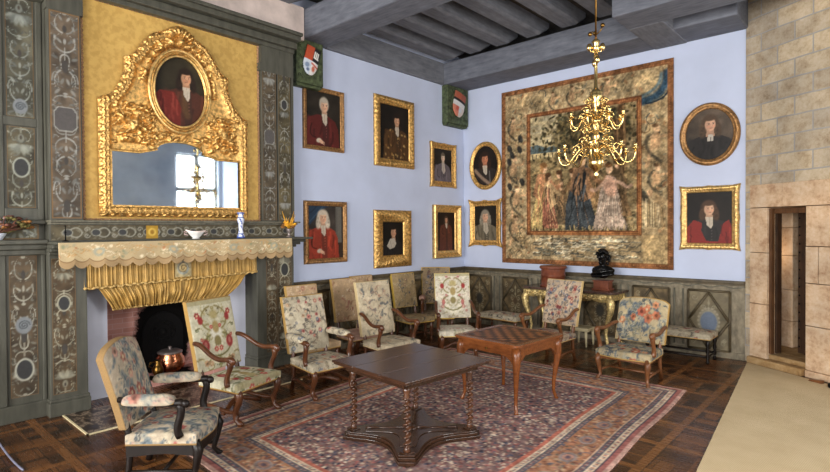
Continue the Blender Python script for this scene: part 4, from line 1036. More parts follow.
# the oval portrait set in the overmantel is a part of it
P = portrait_paint(.72, .98, (60, 54, 38), (84, 76, 54), (92, 48, 36), (48, 34, 26), face=(.62, .70), fs=.092, extra='redleft', seed=23, skin=(198, 146, 112), look=.1)
g = MB(); nx, ny = P.nx, P.ny
g.grid(lambda u, v: (.034, (u - .5) * .72, ocz_ + (v - .5) * .98), nx, ny, P.out(), 0, lambda i, j: ((2 * (i + .5) / (nx - 1) - 1) ** 2 + (2 * (j + .5) / (ny - 1) - 1) ** 2) > 1.03)
o = g.build('oval_portrait', 'canvas', OVM); o['label'] = 'oval portrait of a man in red cloak with long brown wig'

# ------------------------------------------------------------------ tapestry
def tapestry():
    w, h = 3.46, 3.64
    P = Paint(w, h, .0150, (170, 148, 112)); rr = random.Random(8)
    P.mottle(.40, .14, 1); P.mottle(.14, .5, 3, (140, 128, 104)); P.mottle(.2, .55, 4, (192, 170, 132)); P.mottle(.10, .4, 14, (142, 108, 74))
    ix0, ix1, iy0, iy1 = .64, 2.90, .62, 3.06
    inb = lambda x, y: ix0 < x < ix1 and iy0 < y < iy1
    dk, lt = [(66, 64, 56), (84, 76, 58), (98, 88, 64), (58, 62, 64), (110, 82, 54)], [(206, 186, 148), (190, 162, 116), (198, 168, 124), (176, 160, 128), (208, 180, 132)]
    md = [(150, 124, 86), (128, 112, 82), (160, 112, 74), (122, 122, 108), (142, 96, 66)]
    for k in range(1150):
        x = rr.uniform(.12, w - .12); y = rr.uniform(.12, h - .12)
        if inb(x, y): continue
        P.ell(x, y, rr.uniform(.02, .07), rr.uniform(.012, .03), rr.choice(md + lt + dk[:2]), rr.uniform(0, PI), .35, rr.uniform(.4, .85))
    # scrolling acanthus in the side borders
    for k in range(70):
        s_ = rr.randrange(4); x, y = ((rr.uniform(.14, .54), rr.uniform(.7, 3.4)), (rr.uniform(2.98, 3.32), rr.uniform(.9, 2.7)), (rr.uniform(.6, 2.7), rr.uniform(3.14, 3.48)), (rr.uniform(.2, .6), rr.uniform(.15, .8)))[s_]
        a = rr.uniform(0, 6.3); r = rr.uniform(.05, .12)
        P.stroke(spiral(x, y, r, 1.1, a, rr.choice((-1, 1))), .026, rr.choice(dk + lt), .75, True)
    for k in range(150):
        y = .14 + .40 * rr.random(); x = rr.uniform(.72, 2.75); P.stroke(bez((x, y), (x + .05, y + .03), (x + .1, y - .03), (x + .16, y + .015)), .020, rr.choice([(70, 72, 70), (208, 198, 172), (118, 118, 106), (216, 206, 180), (92, 88, 78)]), .85)
    def putto(x, y, s_, c=(196, 156, 116)):
        P.ell(x, y, .07 * s_, .12 * s_, c, .2, .25, .9); P.ell(x + .02 * s_, y + .18 * s_, .05 * s_, .06 * s_, (208, 170, 132), 0, .2, .95); P.ell(x, y + .23 * s_, .05 * s_, .03 * s_, (84, 60, 40), 0, .3, .8)
        P.stroke(bez((x - .05 * s_, y - .08 * s_), (x - .12 * s_, y - .2 * s_), (x - .06 * s_, y - .28 * s_), (x - .12 * s_, y - .36 * s_)), .055 * s_, c, .85); P.stroke(bez((x + .05 * s_, y + .05 * s_), (x + .16 * s_, y + .1 * s_), (x + .2 * s_, y), (x + .22 * s_, y + .12 * s_)), .04 * s_, c, .85)
        P.stroke(bez((x - .08 * s_, y + .1 * s_), (x - .2 * s_, y), (x - .1 * s_, y - .2 * s_), (x + .08 * s_, y - .3 * s_)), .05 * s_, (66, 62, 54), .6)
    for q in ((.30, 2.0, 1.1), (.36, 1.35, 1.1), (.28, 2.85, .9), (.32, .75, 1), (3.16, 2.25, 1.2), (3.18, 1.6, 1.0), (1.6, 3.30, .8), (1.2, 3.28, .7), (2.3, 3.30, .8)): putto(*q)
    for (x, y) in ((.2, 2.42), (.26, 2.28), (.19, 2.14), (.46, 2.6), (.44, 2.38), (.2, 1.62), (.5, 1.7)): P.ell(x, y, .055, .085, (44, 46, 48), .4, .2, .9)
    P.stroke(bez((2.96, 2.98), (3.12, 3.00), (3.34, 3.04), (3.36, 3.40)), .15, (40, 68, 94), .9, False); P.stroke(bez((2.92, 3.07), (3.1, 3.12), (3.24, 3.18), (3.26, 3.40)), .06, (96, 120, 132), .8); P.stroke(bez((3.0, 2.93), (3.15, 2.92), (3.36, 2.98), (3.37, 3.1)), .03, (24, 40, 60), .8)
    for (x, y) in ((3.10, 3.34), (3.0, 3.42), (2.84, 3.36), (.9, 3.4), (1.05, 3.3), (.55, 3.38)): P.ell(x, y, .12, .06, (204, 176, 130), rr.uniform(0, 2), .4, .8)
    P.rect(2.95, w, .08, .60, (186, 158, 112), .7); P.ell(3.08, 1.0, .10, .30, (208, 184, 142), 0, .3, .85); P.ell(3.22, 1.05, .08, .28, (150, 122, 88), .1, .3, .75); P.ell(3.06, 1.34, .05, .06, (204, 164, 124), 0, .2); P.ell(2.98, 1.28, .06, .12, (52, 50, 46), .5, .3, .8)
    for k in range(16): P.stroke([(3.0 + .018 * k, 1.25 - .01 * k), (2.98 + .022 * k, .75)], .016, rr.choice([(112, 92, 64), (220, 200, 160), (160, 136, 100)]), .6)
    # ----- the scene
    P.rect(ix0, ix1, iy0, iy1, (150, 130, 96))
    P.poly([(ix0, 2.1), (ix0, iy1), (1.5, iy1), (1.6, 2.4), (1.3, 2.2)], (184, 168, 132))
    for k in range(24): P.ell(rr.uniform(ix0, 1.4), rr.uniform(2.45, iy1), rr.uniform(.06, .18), rr.uniform(.015, .035), rr.choice([(196, 182, 148), (168, 152, 120), (156, 150, 130)]), 0, .5, .7)
    P.poly([(ix0, 2.24), (ix0, 2.40), (.85, 2.44), (1.05, 2.36), (1.35, 2.40), (1.45, 2.3), (1.4, 2.22)], (84, 98, 102)); P.rect(ix0 + .05, 1.3, 2.14, 2.25, (190, 170, 126))
    for k in range(7): P.rect(.72 + .09 * k, .755 + .09 * k, 2.13, 2.24, (104, 92, 72), .85)
    P.poly([(ix0, 2.14), (1.5, 2.18), (ix1, 2.0), (ix1, 1.5), (ix0, 1.6)], (134, 116, 82), .8)
    for k in range(46):
        x = rr.gauss(1.98, .42); y = rr.gauss(2.55, .24)
        if ix0 + .1 < x < ix1 - .1 and 1.9 < y < iy1 - .1: P.ell(x, y, rr.uniform(.10, .22), rr.uniform(.07, .14), rr.choice([(74, 64, 44), (92, 80, 54), (64, 58, 42)]), rr.uniform(0, 3), .5, .75)
    for k in range(950):
        x = rr.gauss(1.95, .50); y = rr.gauss(2.55, .30)
        if ix0 < x < ix1 and 1.75 < y < iy1: P.ell(x, y, rr.uniform(.02, .055), rr.uniform(.014, .034), rr.choice([(58, 52, 36), (78, 68, 44), (104, 90, 58), (44, 42, 32), (136, 118, 78), (72, 72, 54)]), rr.uniform(0, 3), .3, .9)
    for (x0, x1, y1, t) in ((2.62, 2.56, 2.95, .13), (1.74, 1.82, 2.6, .10), (2.40, 2.46, 2.7, .08)):
        P.stroke(bez((x0, .9), (x0 - .05, 1.5), (x1 + .06, 1.9), (x1, y1)), t, (84, 62, 42), .95); P.stroke(bez((x0 + t * .3, .9), (x0, 1.5), (x1 + .06 + t * .3, 1.9), (x1 + t * .3, y1)), t * .3, (146, 112, 76), .85)
    for k in range(700):
        x = rr.uniform(ix0, ix1); y = rr.uniform(iy0, 1.95); P.ell(x, y, rr.uniform(.015, .06), rr.uniform(.010, .028), rr.choice([(126, 104, 70), (168, 138, 92), (86, 74, 50), (182, 154, 108), (110, 104, 78), (64, 58, 44)]), rr.uniform(-.6, .6), .3, .7)
    def figure(x, y, hh, robe, robe2, lean=0.0, wide=1.0, hair=(80, 56, 38), arm=1):
        wd = .17 * wide * hh; R, R2 = np.array(robe, float), np.array(robe2, float)
        hip = rr.uniform(-.04, .04) * hh
        P.poly([(x - wd * 1.3, y), (x - wd * 1.0 + hip, y + .32 * hh), (x - wd * .62 + hip, y + .55 * hh), (x - wd * .60 + lean, y + .78 * hh), (x + wd * .5 + lean, y + .79 * hh), (x + wd * .8 + hip, y + .5 * hh), (x + wd * 1.0, y + .25 * hh), (x + wd * 1.55, y)], R)
        P.poly([(x - wd * .7 + lean, y + .78 * hh), (x + wd * .2 + lean, y + .79 * hh), (x + wd * 1.2, y + .42 * hh), (x + wd * .2, y + .34 * hh), (x - wd * .9, y + .5 * hh)], R2, .85)
        for k in range(15):
            a, b_ = rr.uniform(-1, 1) * wd, rr.uniform(-1.3, 1.4) * wd
            P.stroke(bez((x + lean + a * .5, y + rr.uniform(.4, .75) * hh), (x + a + hip, y + .45 * hh), (x + b_ * .8, y + .25 * hh), (x + b_, y + .02)), .024 * hh, rr.choice([R * .5, np.clip(R * 1.25, 0, 255), R * .62, R2 * .8, np.clip(R2 * 1.2, 0, 255)]), .8, True)
        P.stroke(bez((x + arm * wd * .4 + lean, y + .74 * hh), (x + arm * wd * 1.3, y + .62 * hh), (x + arm * wd * 1.5, y + .5 * hh), (x + arm * wd * 2.1, y + .62 * hh)), .06 * hh, R2 * .9, .95); P.ell(x + arm * wd * 2.15, y + .63 * hh, .028 * hh, .024 * hh, (206, 164, 128))
        P.ell(x + lean, y + .86 * hh, .052 * hh, .068 * hh, (204, 164, 128), 0, .15); P.ell(x + lean - .01, y + .905 * hh, .058 * hh, .042 * hh, hair, 0, .2); P.ell(x + lean - arm * .03 * hh, y + .85 * hh, .025 * hh, .06 * hh, hair, 0, .3, .8)
    figure(1.34, .80, 1.15, (96, 82, 64), (130, 102, 72), .0, .8, arm=-1); figure(2.02, 1.1, 1.05, (142, 112, 76), (96, 78, 56), .04, .8); figure(2.50, .95, 1.1, (128, 100, 70), (92, 76, 56), 0, .9, arm=-1)
    figure(.94, .72, 1.42, (204, 178, 116), (186, 128, 92), .06, .85, (130, 92, 56)); figure(1.13, .72, 1.20, (158, 100, 80), (198, 166, 122), -.03, .6)
    figure(1.62, .72, 1.25, (168, 144, 106), (112, 86, 60), 0, .55, arm=-1); figure(1.78, .70, 1.55, (66, 72, 78), (146, 106, 74), .03, .95, (58, 42, 30))
    P.poly([(2.02, .70), (2.10, 1.05), (2.16, 1.40), (2.30, 1.72), (2.46, 1.66), (2.50, 1.35), (2.56, 1.0), (2.72, .70)], (166, 146, 132))
    for q in range(22): x_ = 2.04 + .030 * q; P.stroke(bez((2.30 + .006 * q, 1.6), (2.2 + .018 * q, 1.25), (2.12 + .022 * q, 1.0), (x_, .72)), .020, ((204, 190, 172), (112, 96, 86), (180, 162, 146), (140, 112, 98))[q % 4], .85, True)
    P.ell(2.36, 1.50, .13, .20, (176, 136, 116), .2, .2, .9); P.ell(2.34, 1.83, .065, .085, (206, 168, 134), 0, .15); P.ell(2.33, 1.90, .075, .05, (96, 68, 42), 0, .2); P.stroke(bez((2.28, 1.62), (2.14, 1.5), (2.1, 1.4), (2.0, 1.46)), .07, (186, 150, 128), .9); P.stroke(bez((2.45, 1.6), (2.62, 1.55), (2.66, 1.42), (2.74, 1.5)), .06, (186, 150, 128), .9)
    for k in range(90): x = rr.uniform(ix0, ix1); P.stroke([(x, .66), (x + rr.uniform(-.04, .04), .66 + rr.uniform(.04, .13))], .018, rr.choice([(90, 82, 52), (64, 62, 44), (186, 160, 112)]), .75)
    # guard bands
    def ring(x0, x1, y0, y1, t, col):
        for (a, b_, c_, d) in ((x0, x1, y0, y0 + t), (x0, x1, y1 - t, y1), (x0, x0 + t, y0, y1), (x1 - t, x1, y0, y1)): P.rect(a, b_, c_, d, col)
    ring(ix0 - .03, ix1 + .03, iy0 - .03, iy1 + .03, .085, (122, 76, 48)); ring(ix0 - .01, ix1 + .01, iy0 - .01, iy1 + .01, .04, (176, 118, 70))
    ring(0, w, 0, h, .10, (134, 90, 58)); ring(.03, w - .03, .03, h - .03, .04, (172, 122, 78))
    for k in range(120):
        for (x, y) in ((.05, k * h / 120), (w - .05, k * h / 120), (k * w / 120, .05), (k * w / 120, h - .05)): P.ell(x, y, .016, .011, (108, 62, 42), .6, .3, .85)
        if k < 84:
            for (x, y) in ((ix0 + .01, iy0 + k * 2.44 / 84), (ix1 - .01, iy0 + k * 2.44 / 84), (ix0 + k * 2.26 / 84, iy0 + .01), (ix0 + k * 2.26 / 84, iy1 - .01)): P.ell(x, y, .014, .010, (112, 64, 42), .6, .3, .8)
    P.mottle(.22, .12, 30); P.mottle(.07, .20, 33); P.mottle(.03, .18, 31); P.mottle(.016, .14, 32)
    gl = P.a.mean(2, keepdims=True); P.a = (gl + (P.a - gl) * .88) * np.array((.99, .97, .92))
    g = MB()
    g.grid(lambda u, v: (1.045 + u * w + .0 * v, -.022 - .004 * math.sin(u * 14) * (1 - v) - .003 * math.sin(u * 5 + v * 3), 1.385 + v * h), P.nx, P.ny, P.out())
    o = g.build('tapestry', 'weave'); md_ = o.modifiers.new('thick', 'SOLIDIFY'); md_.thickness = .008; md_.offset = 1
    return tag(o, 'huge woven verdure tapestry of robed figures under trees on the back wall', 'tapestry')
tapestry()

# ------------------------------------------------------------------ heraldic corbels
def corbel(y0, y1, zb, quarters, label):
    root = thing('heraldic_shield', label, 'shield', (0.0, (y0 + y1) / 2, zb)); w = y1 - y0; H = 5.235 - zb
    b = MB(); b.prism([(-w / 2, .0), (w / 2, .0), (w / 2, H), (-w / 2, H)], .0, .16, ((0, 1, 0), (0, 0, 1), (1, 0, 0)))
    b.prism([(-w / 2 + .03, -.05), (w / 2 - .03, -.05), (w / 2, .0), (-w / 2, .0)], .0, .14, ((0, 1, 0), (0, 0, 1), (1, 0, 0)))
    b.build('bracket', 'green', root, bevel=.012)
    for s_ in (-1, 1):
        for k in range(4):
            z = H * (.15 + .22 * k); b = MB(); b.tube([(.165, s_ * w * (.34 + .06 * math.sin(q * .5)) + s_ * 0.045 * math.cos(q * .55) * (1 - q / 14), z + .05 * math.sin(q * .55) * (1 - q / 14)) for q in range(14)], .012, 6); b.build('scroll', 'green', root)
    sw, sh_ = w * .52, H * .66; P = Paint(sw, sh_, .012, quarters[0])
    P.rect(0, sw / 2, sh_ * .5, sh_, quarters[0]); P.rect(sw / 2, sw, sh_ * .5, sh_, quarters[1]); P.rect(0, sw / 2, 0, sh_ * .5, quarters[2]); P.rect(sw / 2, sw, 0, sh_ * .5, quarters[3])
    if zb < 4.5:
        P.rect(0, sw, sh_ * .42, sh_ * .62, (206, 204, 200)); P.rect(0, sw, sh_ * .62, sh_ * .72, (40, 36, 34)); P.rect(sw * .1, sw * .5, sh_ * .74, sh_ * .96, (164, 84, 60)); P.ell(sw * .6, sh_ * .28, sw * .16, sh_ * .1, (190, 196, 202)); P.ell(sw * .35, sh_ * .3, sw * .12, sh_ * .1, (180, 82, 68))
    else:
        for k in range(3): P.rect(sw * (.56 + .13 * k), sw * (.62 + .13 * k), sh_ * .62, sh_ * .88, (232, 228, 220))
        P.rect(sw * .56, sw * .92, sh_ * .62, sh_ * .68, (232, 228, 220)); P.ell(sw * .25, sh_ * .3, sw * .14, sh_ * .09, (120, 136, 160)); P.ell(sw * .35, sh_ * .15, sw * .1, sh_ * .06, (90, 104, 130)); P.stroke([(sw * .52, sh_ * .42), (sw * .95, sh_ * .36)], .03, (188, 70, 50)); P.ell(sw * .7, sh_ * .25, sw * .12, sh_ * .1, (196, 108, 84), 0, .3)
    def inside(u, v): return abs(u - .5) < .5 * (1 if v > .45 else math.sqrt(max(0, 1 - ((.45 - v) / .46) ** 2)))
    g = MB(); nx, ny = P.nx, P.ny
    ct_, st_ = math.cos(-.28), math.sin(-.28)
    g.grid(lambda u, v: (.185 + .03 * math.cos((u - .5) * 2.6), (u - .5) * sw * ct_ - (v - .5) * sh_ * st_, H * .52 + (u - .5) * sw * st_ + (v - .5) * sh_ * ct_), nx, ny, P.out(), 0, lambda i, j: not inside((i + .5) / (nx - 1), (j + .5) / (ny - 1)))
    o = g.build('escutcheon', 'panelpaint', root); md = o.modifiers.new('thick', 'SOLIDIFY'); md.thickness = .03
corbel(-4.67, -4.13, 4.52, [(176, 74, 44), (36, 34, 38), (196, 204, 214), (226, 222, 218)], 'green corbel with quartered red, black and white coat of arms above the chimney end')
corbel(-0.78, -0.04, 4.42, [(160, 92, 70), (150, 80, 60), (196, 120, 96), (206, 190, 180)], 'green corbel with red and white coat of arms high in the room corner')

# ------------------------------------------------------------------ things on the mantel
def at_mantel(px, x): p = ray_at(px, 238, 0, x); return p.y
zm = 2.009
v = thing('sauce_boat', 'white scalloped porcelain dish with pink edge on the mantel shelf', 'dish', (0.42, at_mantel(196, .42), zm))
g = MB(); n = 40; V = []; F = []
prof = [(.03, 0), (.05, .0), (.045, .018), (.075, .045), (.115, .08), (.14, .10), (.135, .102), (.10, .075), (.06, .04), (.0, .03)]
for i, (r, z) in enumerate(prof):
    for j in range(n):
        a = 2 * PI * j / n; rr_ = r * (1 + .06 * math.cos(8 * a) * (z > .05)); V.append((rr_ * math.cos(a) * .62, rr_ * math.sin(a), z + (.02 * abs(math.sin(a)) ** 3 if z > .05 else 0)))
k = len(prof); F = [(i * n + j, i * n + (j + 1) % n, (i + 1) * n + (j + 1) % n, (i + 1) * n + j) for i in range(k - 1) for j in range(n)] + [tuple(range(n))]
cols = [lin(np.array((236, 214, 206) if z > .09 else (232, 230, 226)) / 255.) for r, z in prof for j in range(n)]
g.add(V, F, 0, cols); g.build('bowl', 'porcelain', v)
for s_ in (-1, 1):
    g = MB(); g.tube([(0, s_ * .12, .085), (0, s_ * .16, .10), (0, s_ * .155, .065), (0, s_ * .11, .05)], .007, 7)
    g.c = [tuple(lin(np.array((222, 190, 186)) / 255.))] * len(g.v)
    g.build('handle', 'porcelain', v)
v = thing('blue_white_vase', 'tall blue and white porcelain vase on the mantel shelf', 'vase', (0.43, at_mantel(241, .43), zm))
prof = [(0, 0), (.055, 0), (.058, .015), (.040, .06), (.030, .12), (.032, .19), (.046, .235), (.052, .265), (.040, .29), (.034, .315), (.046, .35), (.05, .365), (.035, .36), (.0, .30)]
g = MB(); n = 24; pz = []
for i in range(len(prof) - 1):
    for q in range(4): t = q / 4; pz.append((prof[i][0] * (1 - t) + prof[i + 1][0] * t, prof[i][1] * (1 - t) + prof[i + 1][1] * t))
V = []; cols = []; rr = random.Random(2)
for r, z in pz:
    for j in range(n):
        a = 2 * PI * j / n; V.append((r * math.cos(a), r * math.sin(a), z))
        blue = (z < .02) or (.055 < z < .065) or (.285 < z < .30) or (math.sin(a * 4 + z * 40) > .55 and (z < .05 or .2 < z < .28 or z > .32)) or (.08 < z < .19 and math.sin(a * 3 + z * 55) > .6)
        cols.append(lin(np.array((62, 84, 156) if blue else (214, 220, 236)) / 255.))
k = len(pz); g.add(V, [(i * n + j, i * n + (j + 1) % n, (i + 1) * n + (j + 1) % n, (i + 1) * n + j) for i in range(k - 1) for j in range(n)], 0, cols); g.build('body', 'porcelain', v)
b = MB(); b.lathe([(.05, .345), (.056, .352), (.05, .362), (.0, .366)], n=20); b.c = [tuple(lin(np.array((80, 100, 164)) / 255.))] * len(b.v); b.build('rim', 'porcelain', v)
v = thing('flower_vase', 'small pewter vase of yellow flowers at the right end of the mantel shelf', 'vase', (0.43, at_mantel(289, .43), zm))
MB().lathe([(0, 0), (.045, 0), (.045, .008), (.02, .025), (.022, .06), (.045, .10), (.05, .13), (.035, .12), (0, .10)], n=20).build('cup', 'pewter', v)
M['petal'] = simple('yellow_petals', (216, 156, 40), 0.7, 0, .2, 30); M['petal2'] = simple('dark_orange_petals', (132, 88, 40), 0.7, 0, .2, 30); M['leafg'] = simple('olive_leaves', (92, 84, 40), .7, 0, .2, 20); M['dryred'] = simple('dried_russet_flowers', (98, 60, 46), .85, 0, .25, 20)
M['drylil'] = simple('dried_grey_lilac_leaves', (140, 120, 116), .85, 0, .2, 20); M['whitep'] = simple('white_pottery', (206, 214, 226), .3, 0, .04, 8)
def blooms(parent, n, mats, c, spread, h, r, seed, name='flower'):
    rr = random.Random(seed)
    for i in range(n):
        a = rr.uniform(0, 2 * PI); q = math.sqrt(rr.random()); p = Vector((c[0] + spread[0] * q * math.cos(a), c[1] + spread[1] * q * math.sin(a), c[2] + h * (1 - .6 * q * q) * rr.uniform(.5, 1)))
        b = MB(); b.tube([c, ((c[0] + p.x) / 2, (c[1] + p.y) / 2, c[2] + (p.z - c[2]) * .62), tuple(p)], .004, 5, mat=1)
        for k in range(6):
            t = 2 * PI * k / 6 + i; s_ = r * rr.uniform(.7, 1.2); b.ball((p.x + s_ * .7 * math.cos(t), p.y + s_ * .7 * math.sin(t), p.z + rr.uniform(-.3, .4) * s_), (s_ * .55, s_ * .55, s_ * .34), 6)
        b.ball(tuple(p), r * .4, 6); b.build(name, [mats[i % len(mats)], 'leafg'], parent)
blooms(v, 11, ['petal', 'petal', 'petal2'], (0, 0, .10), (.09, .10), .16, .036, 3)
b = MB()
for k in range(7): a = k * .9; b.tube([(0, 0, .1), (.05 * math.cos(a), .06 * math.sin(a), .24), (.08 * math.cos(a), .11 * math.sin(a), .30 + .05 * (k % 3))], [.004, .008, .002], 5)
b.build('leaves', 'petal', v)
v = thing('dried_flower_bowl', 'dried russet flowers in a white bowl on the ledge left of the chimney', 'flower arrangement', (0.17, -8.555, 2.032))
MB().lathe([(0, 0), (.045, 0), (.05, .01), (.075, .05), (.085, .075), (.07, .07), (0, .05)], n=22, sq=1.0).build('bowl', 'whitep', v)
blooms(v, 22, ['dryred', 'drylil', 'petal2', 'leafg', 'dryred'], (0, .06, .06), (.13, .25), .27, .044, 5)
b = MB(); rr = random.Random(12)
for k in range(30):
    a = rr.uniform(0, 2 * PI); s_ = rr.uniform(.6, 1.1); b.tube([(0, 0, .06), (.07 * s_ * math.cos(a), .16 * s_ * math.sin(a), .12), (.12 * s_ * math.cos(a), .30 * s_ * math.sin(a), .10 + rr.uniform(-.02, .16))], [.004, .012, .002], 5, (1, .4))
b.build('dry_leaves', 'dryred', v)
v = thing('iron_candle_pricket', 'slim black iron pricket candlestick at the left end of the mantel', 'candlestick', (0.40, at_mantel(65.5, .40), zm))
MB().lathe([(0, 0), (.035, 0), (.035, .006), (.008, .014), (.006, .09), (.012, .10), (.006, .11), (.004, .17), (.0, .19)], n=12).build('stem', 'iron', v)
b = MB(); b.lathe([(0, .168), (.016, .17), (.018, .175), (.0, .177)], n=10); b.build('drip_pan', 'iron', v)

# ------------------------------------------------------------------ chandelier
D_CH = 5.8; pch = CAM + (CF * FPX + CR * (596 - 415) + CU * (236 - 150)) / FPX * D_CH
zpx = lambda py: 2.13 + (2.749 - 2.13 + (178 - py) * .012466) * D_CH / 6.6
cd = thing('chandelier', 'polished brass two tier chandelier with curling candle arms hanging from the ceiling', 'chandelier', (pch.x, pch.y, zpx(179)))
Z_ = lambda py: zpx(py) - zpx(179)
prof = [(0, Z_(179)), (.018, Z_(178)), (.03, Z_(175)), (.018, Z_(172.5)), (.035, Z_(171)), (.05, Z_(169.5)), (.085, Z_(167)), (.095, Z_(163)), (.08, Z_(158)), (.045, Z_(154.5)), (.03, Z_(152)), (.045, Z_(150)), (.03, Z_(147)), (.026, Z_(140)),
        (.045, Z_(137)), (.028, Z_(134)), (.024, Z_(126)), (.045, Z_(123)), (.05, Z_(121)), (.028, Z_(118)), (.024, Z_(108)), (.05, Z_(104)), (.03, Z_(101)), (.085, Z_(97)), (.06, Z_(95.5)), (.075, Z_(94)), (.03, Z_(90)), (.02, Z_(88)), (.016, Z_(60)), (.03, Z_(57)), (.016, Z_(54)), (.0, Z_(53))]
MB().lathe(prof, n=22).build('baluster_stem', 'brass', cd)
def arm(a, r, z_att, z_low, z_cup, tier):
    m = MB(); ca, sa = math.cos(a), math.sin(a); pt_ = lambda q, z: (q * ca, q * sa, z)
    m.tube([pt_(*p) for p in bez((.03, z_att), (.10 * r / .3, z_att + .10), (.17 * r / .3, z_low + .09), (.20 * r / .3, z_low + .02), 10) + bez((.20 * r / .3, z_low + .02), (.22 * r / .3, z_low - .035), (r * 1.0, z_low - .05), (r, z_cup), 12)[1:]], [.011] * 23, 8)
    m.tube([pt_(*p) for p in [(r * .52 + .045 * math.cos(t * .5) * (1 - t / 18), z_att + .02 + .045 * math.sin(t * .5) * (1 - t / 18)) for t in range(16)]], .007, 6)
    m.tube([pt_(*p) for p in bez((.05, z_att - .03), (.10, z_att - .09), (r * .45, z_att - .06), (r * .5, z_att - .01), 8)], .007, 6)
    o = m.build('candle_arm', 'brass', cd)
    c = MB(); c.lathe([(0, 0), (.012, 0), (.034, .016), (.038, .022), (.012, .022), (.010, .03), (.018, .04), (.020, .07), (.016, .072), (.0, .07)], pt_(r, z_cup - .005), 12); c.build('candle_cup', 'brass', o)
for k in range(8): arm(k * PI / 4 + .28, .40, Z_(150), Z_(162.5), Z_(152), 0)
for k in range(8): arm(k * PI / 4 + .10, .285, Z_(120), Z_(127), Z_(119.5), 1)
for k in range(8):   # pierced scroll ornaments between the tiers
    a = k * PI / 4 + .45; ca, sa = math.cos(a), math.sin(a); b = MB()
    for (r, z, s_) in ((.13, Z_(141), .05), (.12, Z_(131), .045), (.11, Z_(110), .04), (.10, Z_(102), .032)):
        b.tube([((r + s_ * math.cos(t * .5) * (1 - t / 20)) * ca, (r + s_ * math.cos(t * .5) * (1 - t / 20)) * sa, z + s_ * math.sin(t * .5) * (1 - t / 20)) for t in range(18)], .007, 6); b.tube([(.02 * ca, .02 * sa, z), (r * ca, r * sa, z - .02)], .006, 5)
    b.tube([(.024 * ca, .024 * sa, Z_(145)), (.024 * ca, .024 * sa, Z_(98))], .006, 6)
    b.build('scroll_ornament', 'brass', cd)
b = MB()
b.lathe([(0, Z_(54)), (.03, Z_(52)), (.045, Z_(49)), (.03, Z_(45)), (.05, Z_(43)), (.02, Z_(40)), (.0, Z_(39))], n=12)
for k in range(4):
    a = k * PI / 2 + .6; zz = Z_(62 if k % 2 else 48); b.ball((.07 * math.cos(a), .07 * math.sin(a), zz), (.03, .03, .045), 8); b.tube([(0, 0, zz - .05), (.05 * math.cos(a), .05 * math.sin(a), zz - .05), (.07 * math.cos(a), .07 * math.sin(a), zz)], .010, 6)
b.build('finial_figure', 'brass', cd)
b = MB(); b.tube([(0, 0, Z_(40)), (0, 0, 5.975 - zpx(179))], .010, 8)
for k in range(3): a = k * 2.1; b.tube([(0, 0, Z_(36)), (.05 * math.cos(a), .05 * math.sin(a), Z_(33)), (.075 * math.cos(a), .075 * math.sin(a), Z_(29 + 4 * k))], .006, 6); b.ball((.075 * math.cos(a), .075 * math.sin(a), Z_(28 + 4 * k)), .026, 8)
b.build('hanging_rod', 'darkbrass', cd)
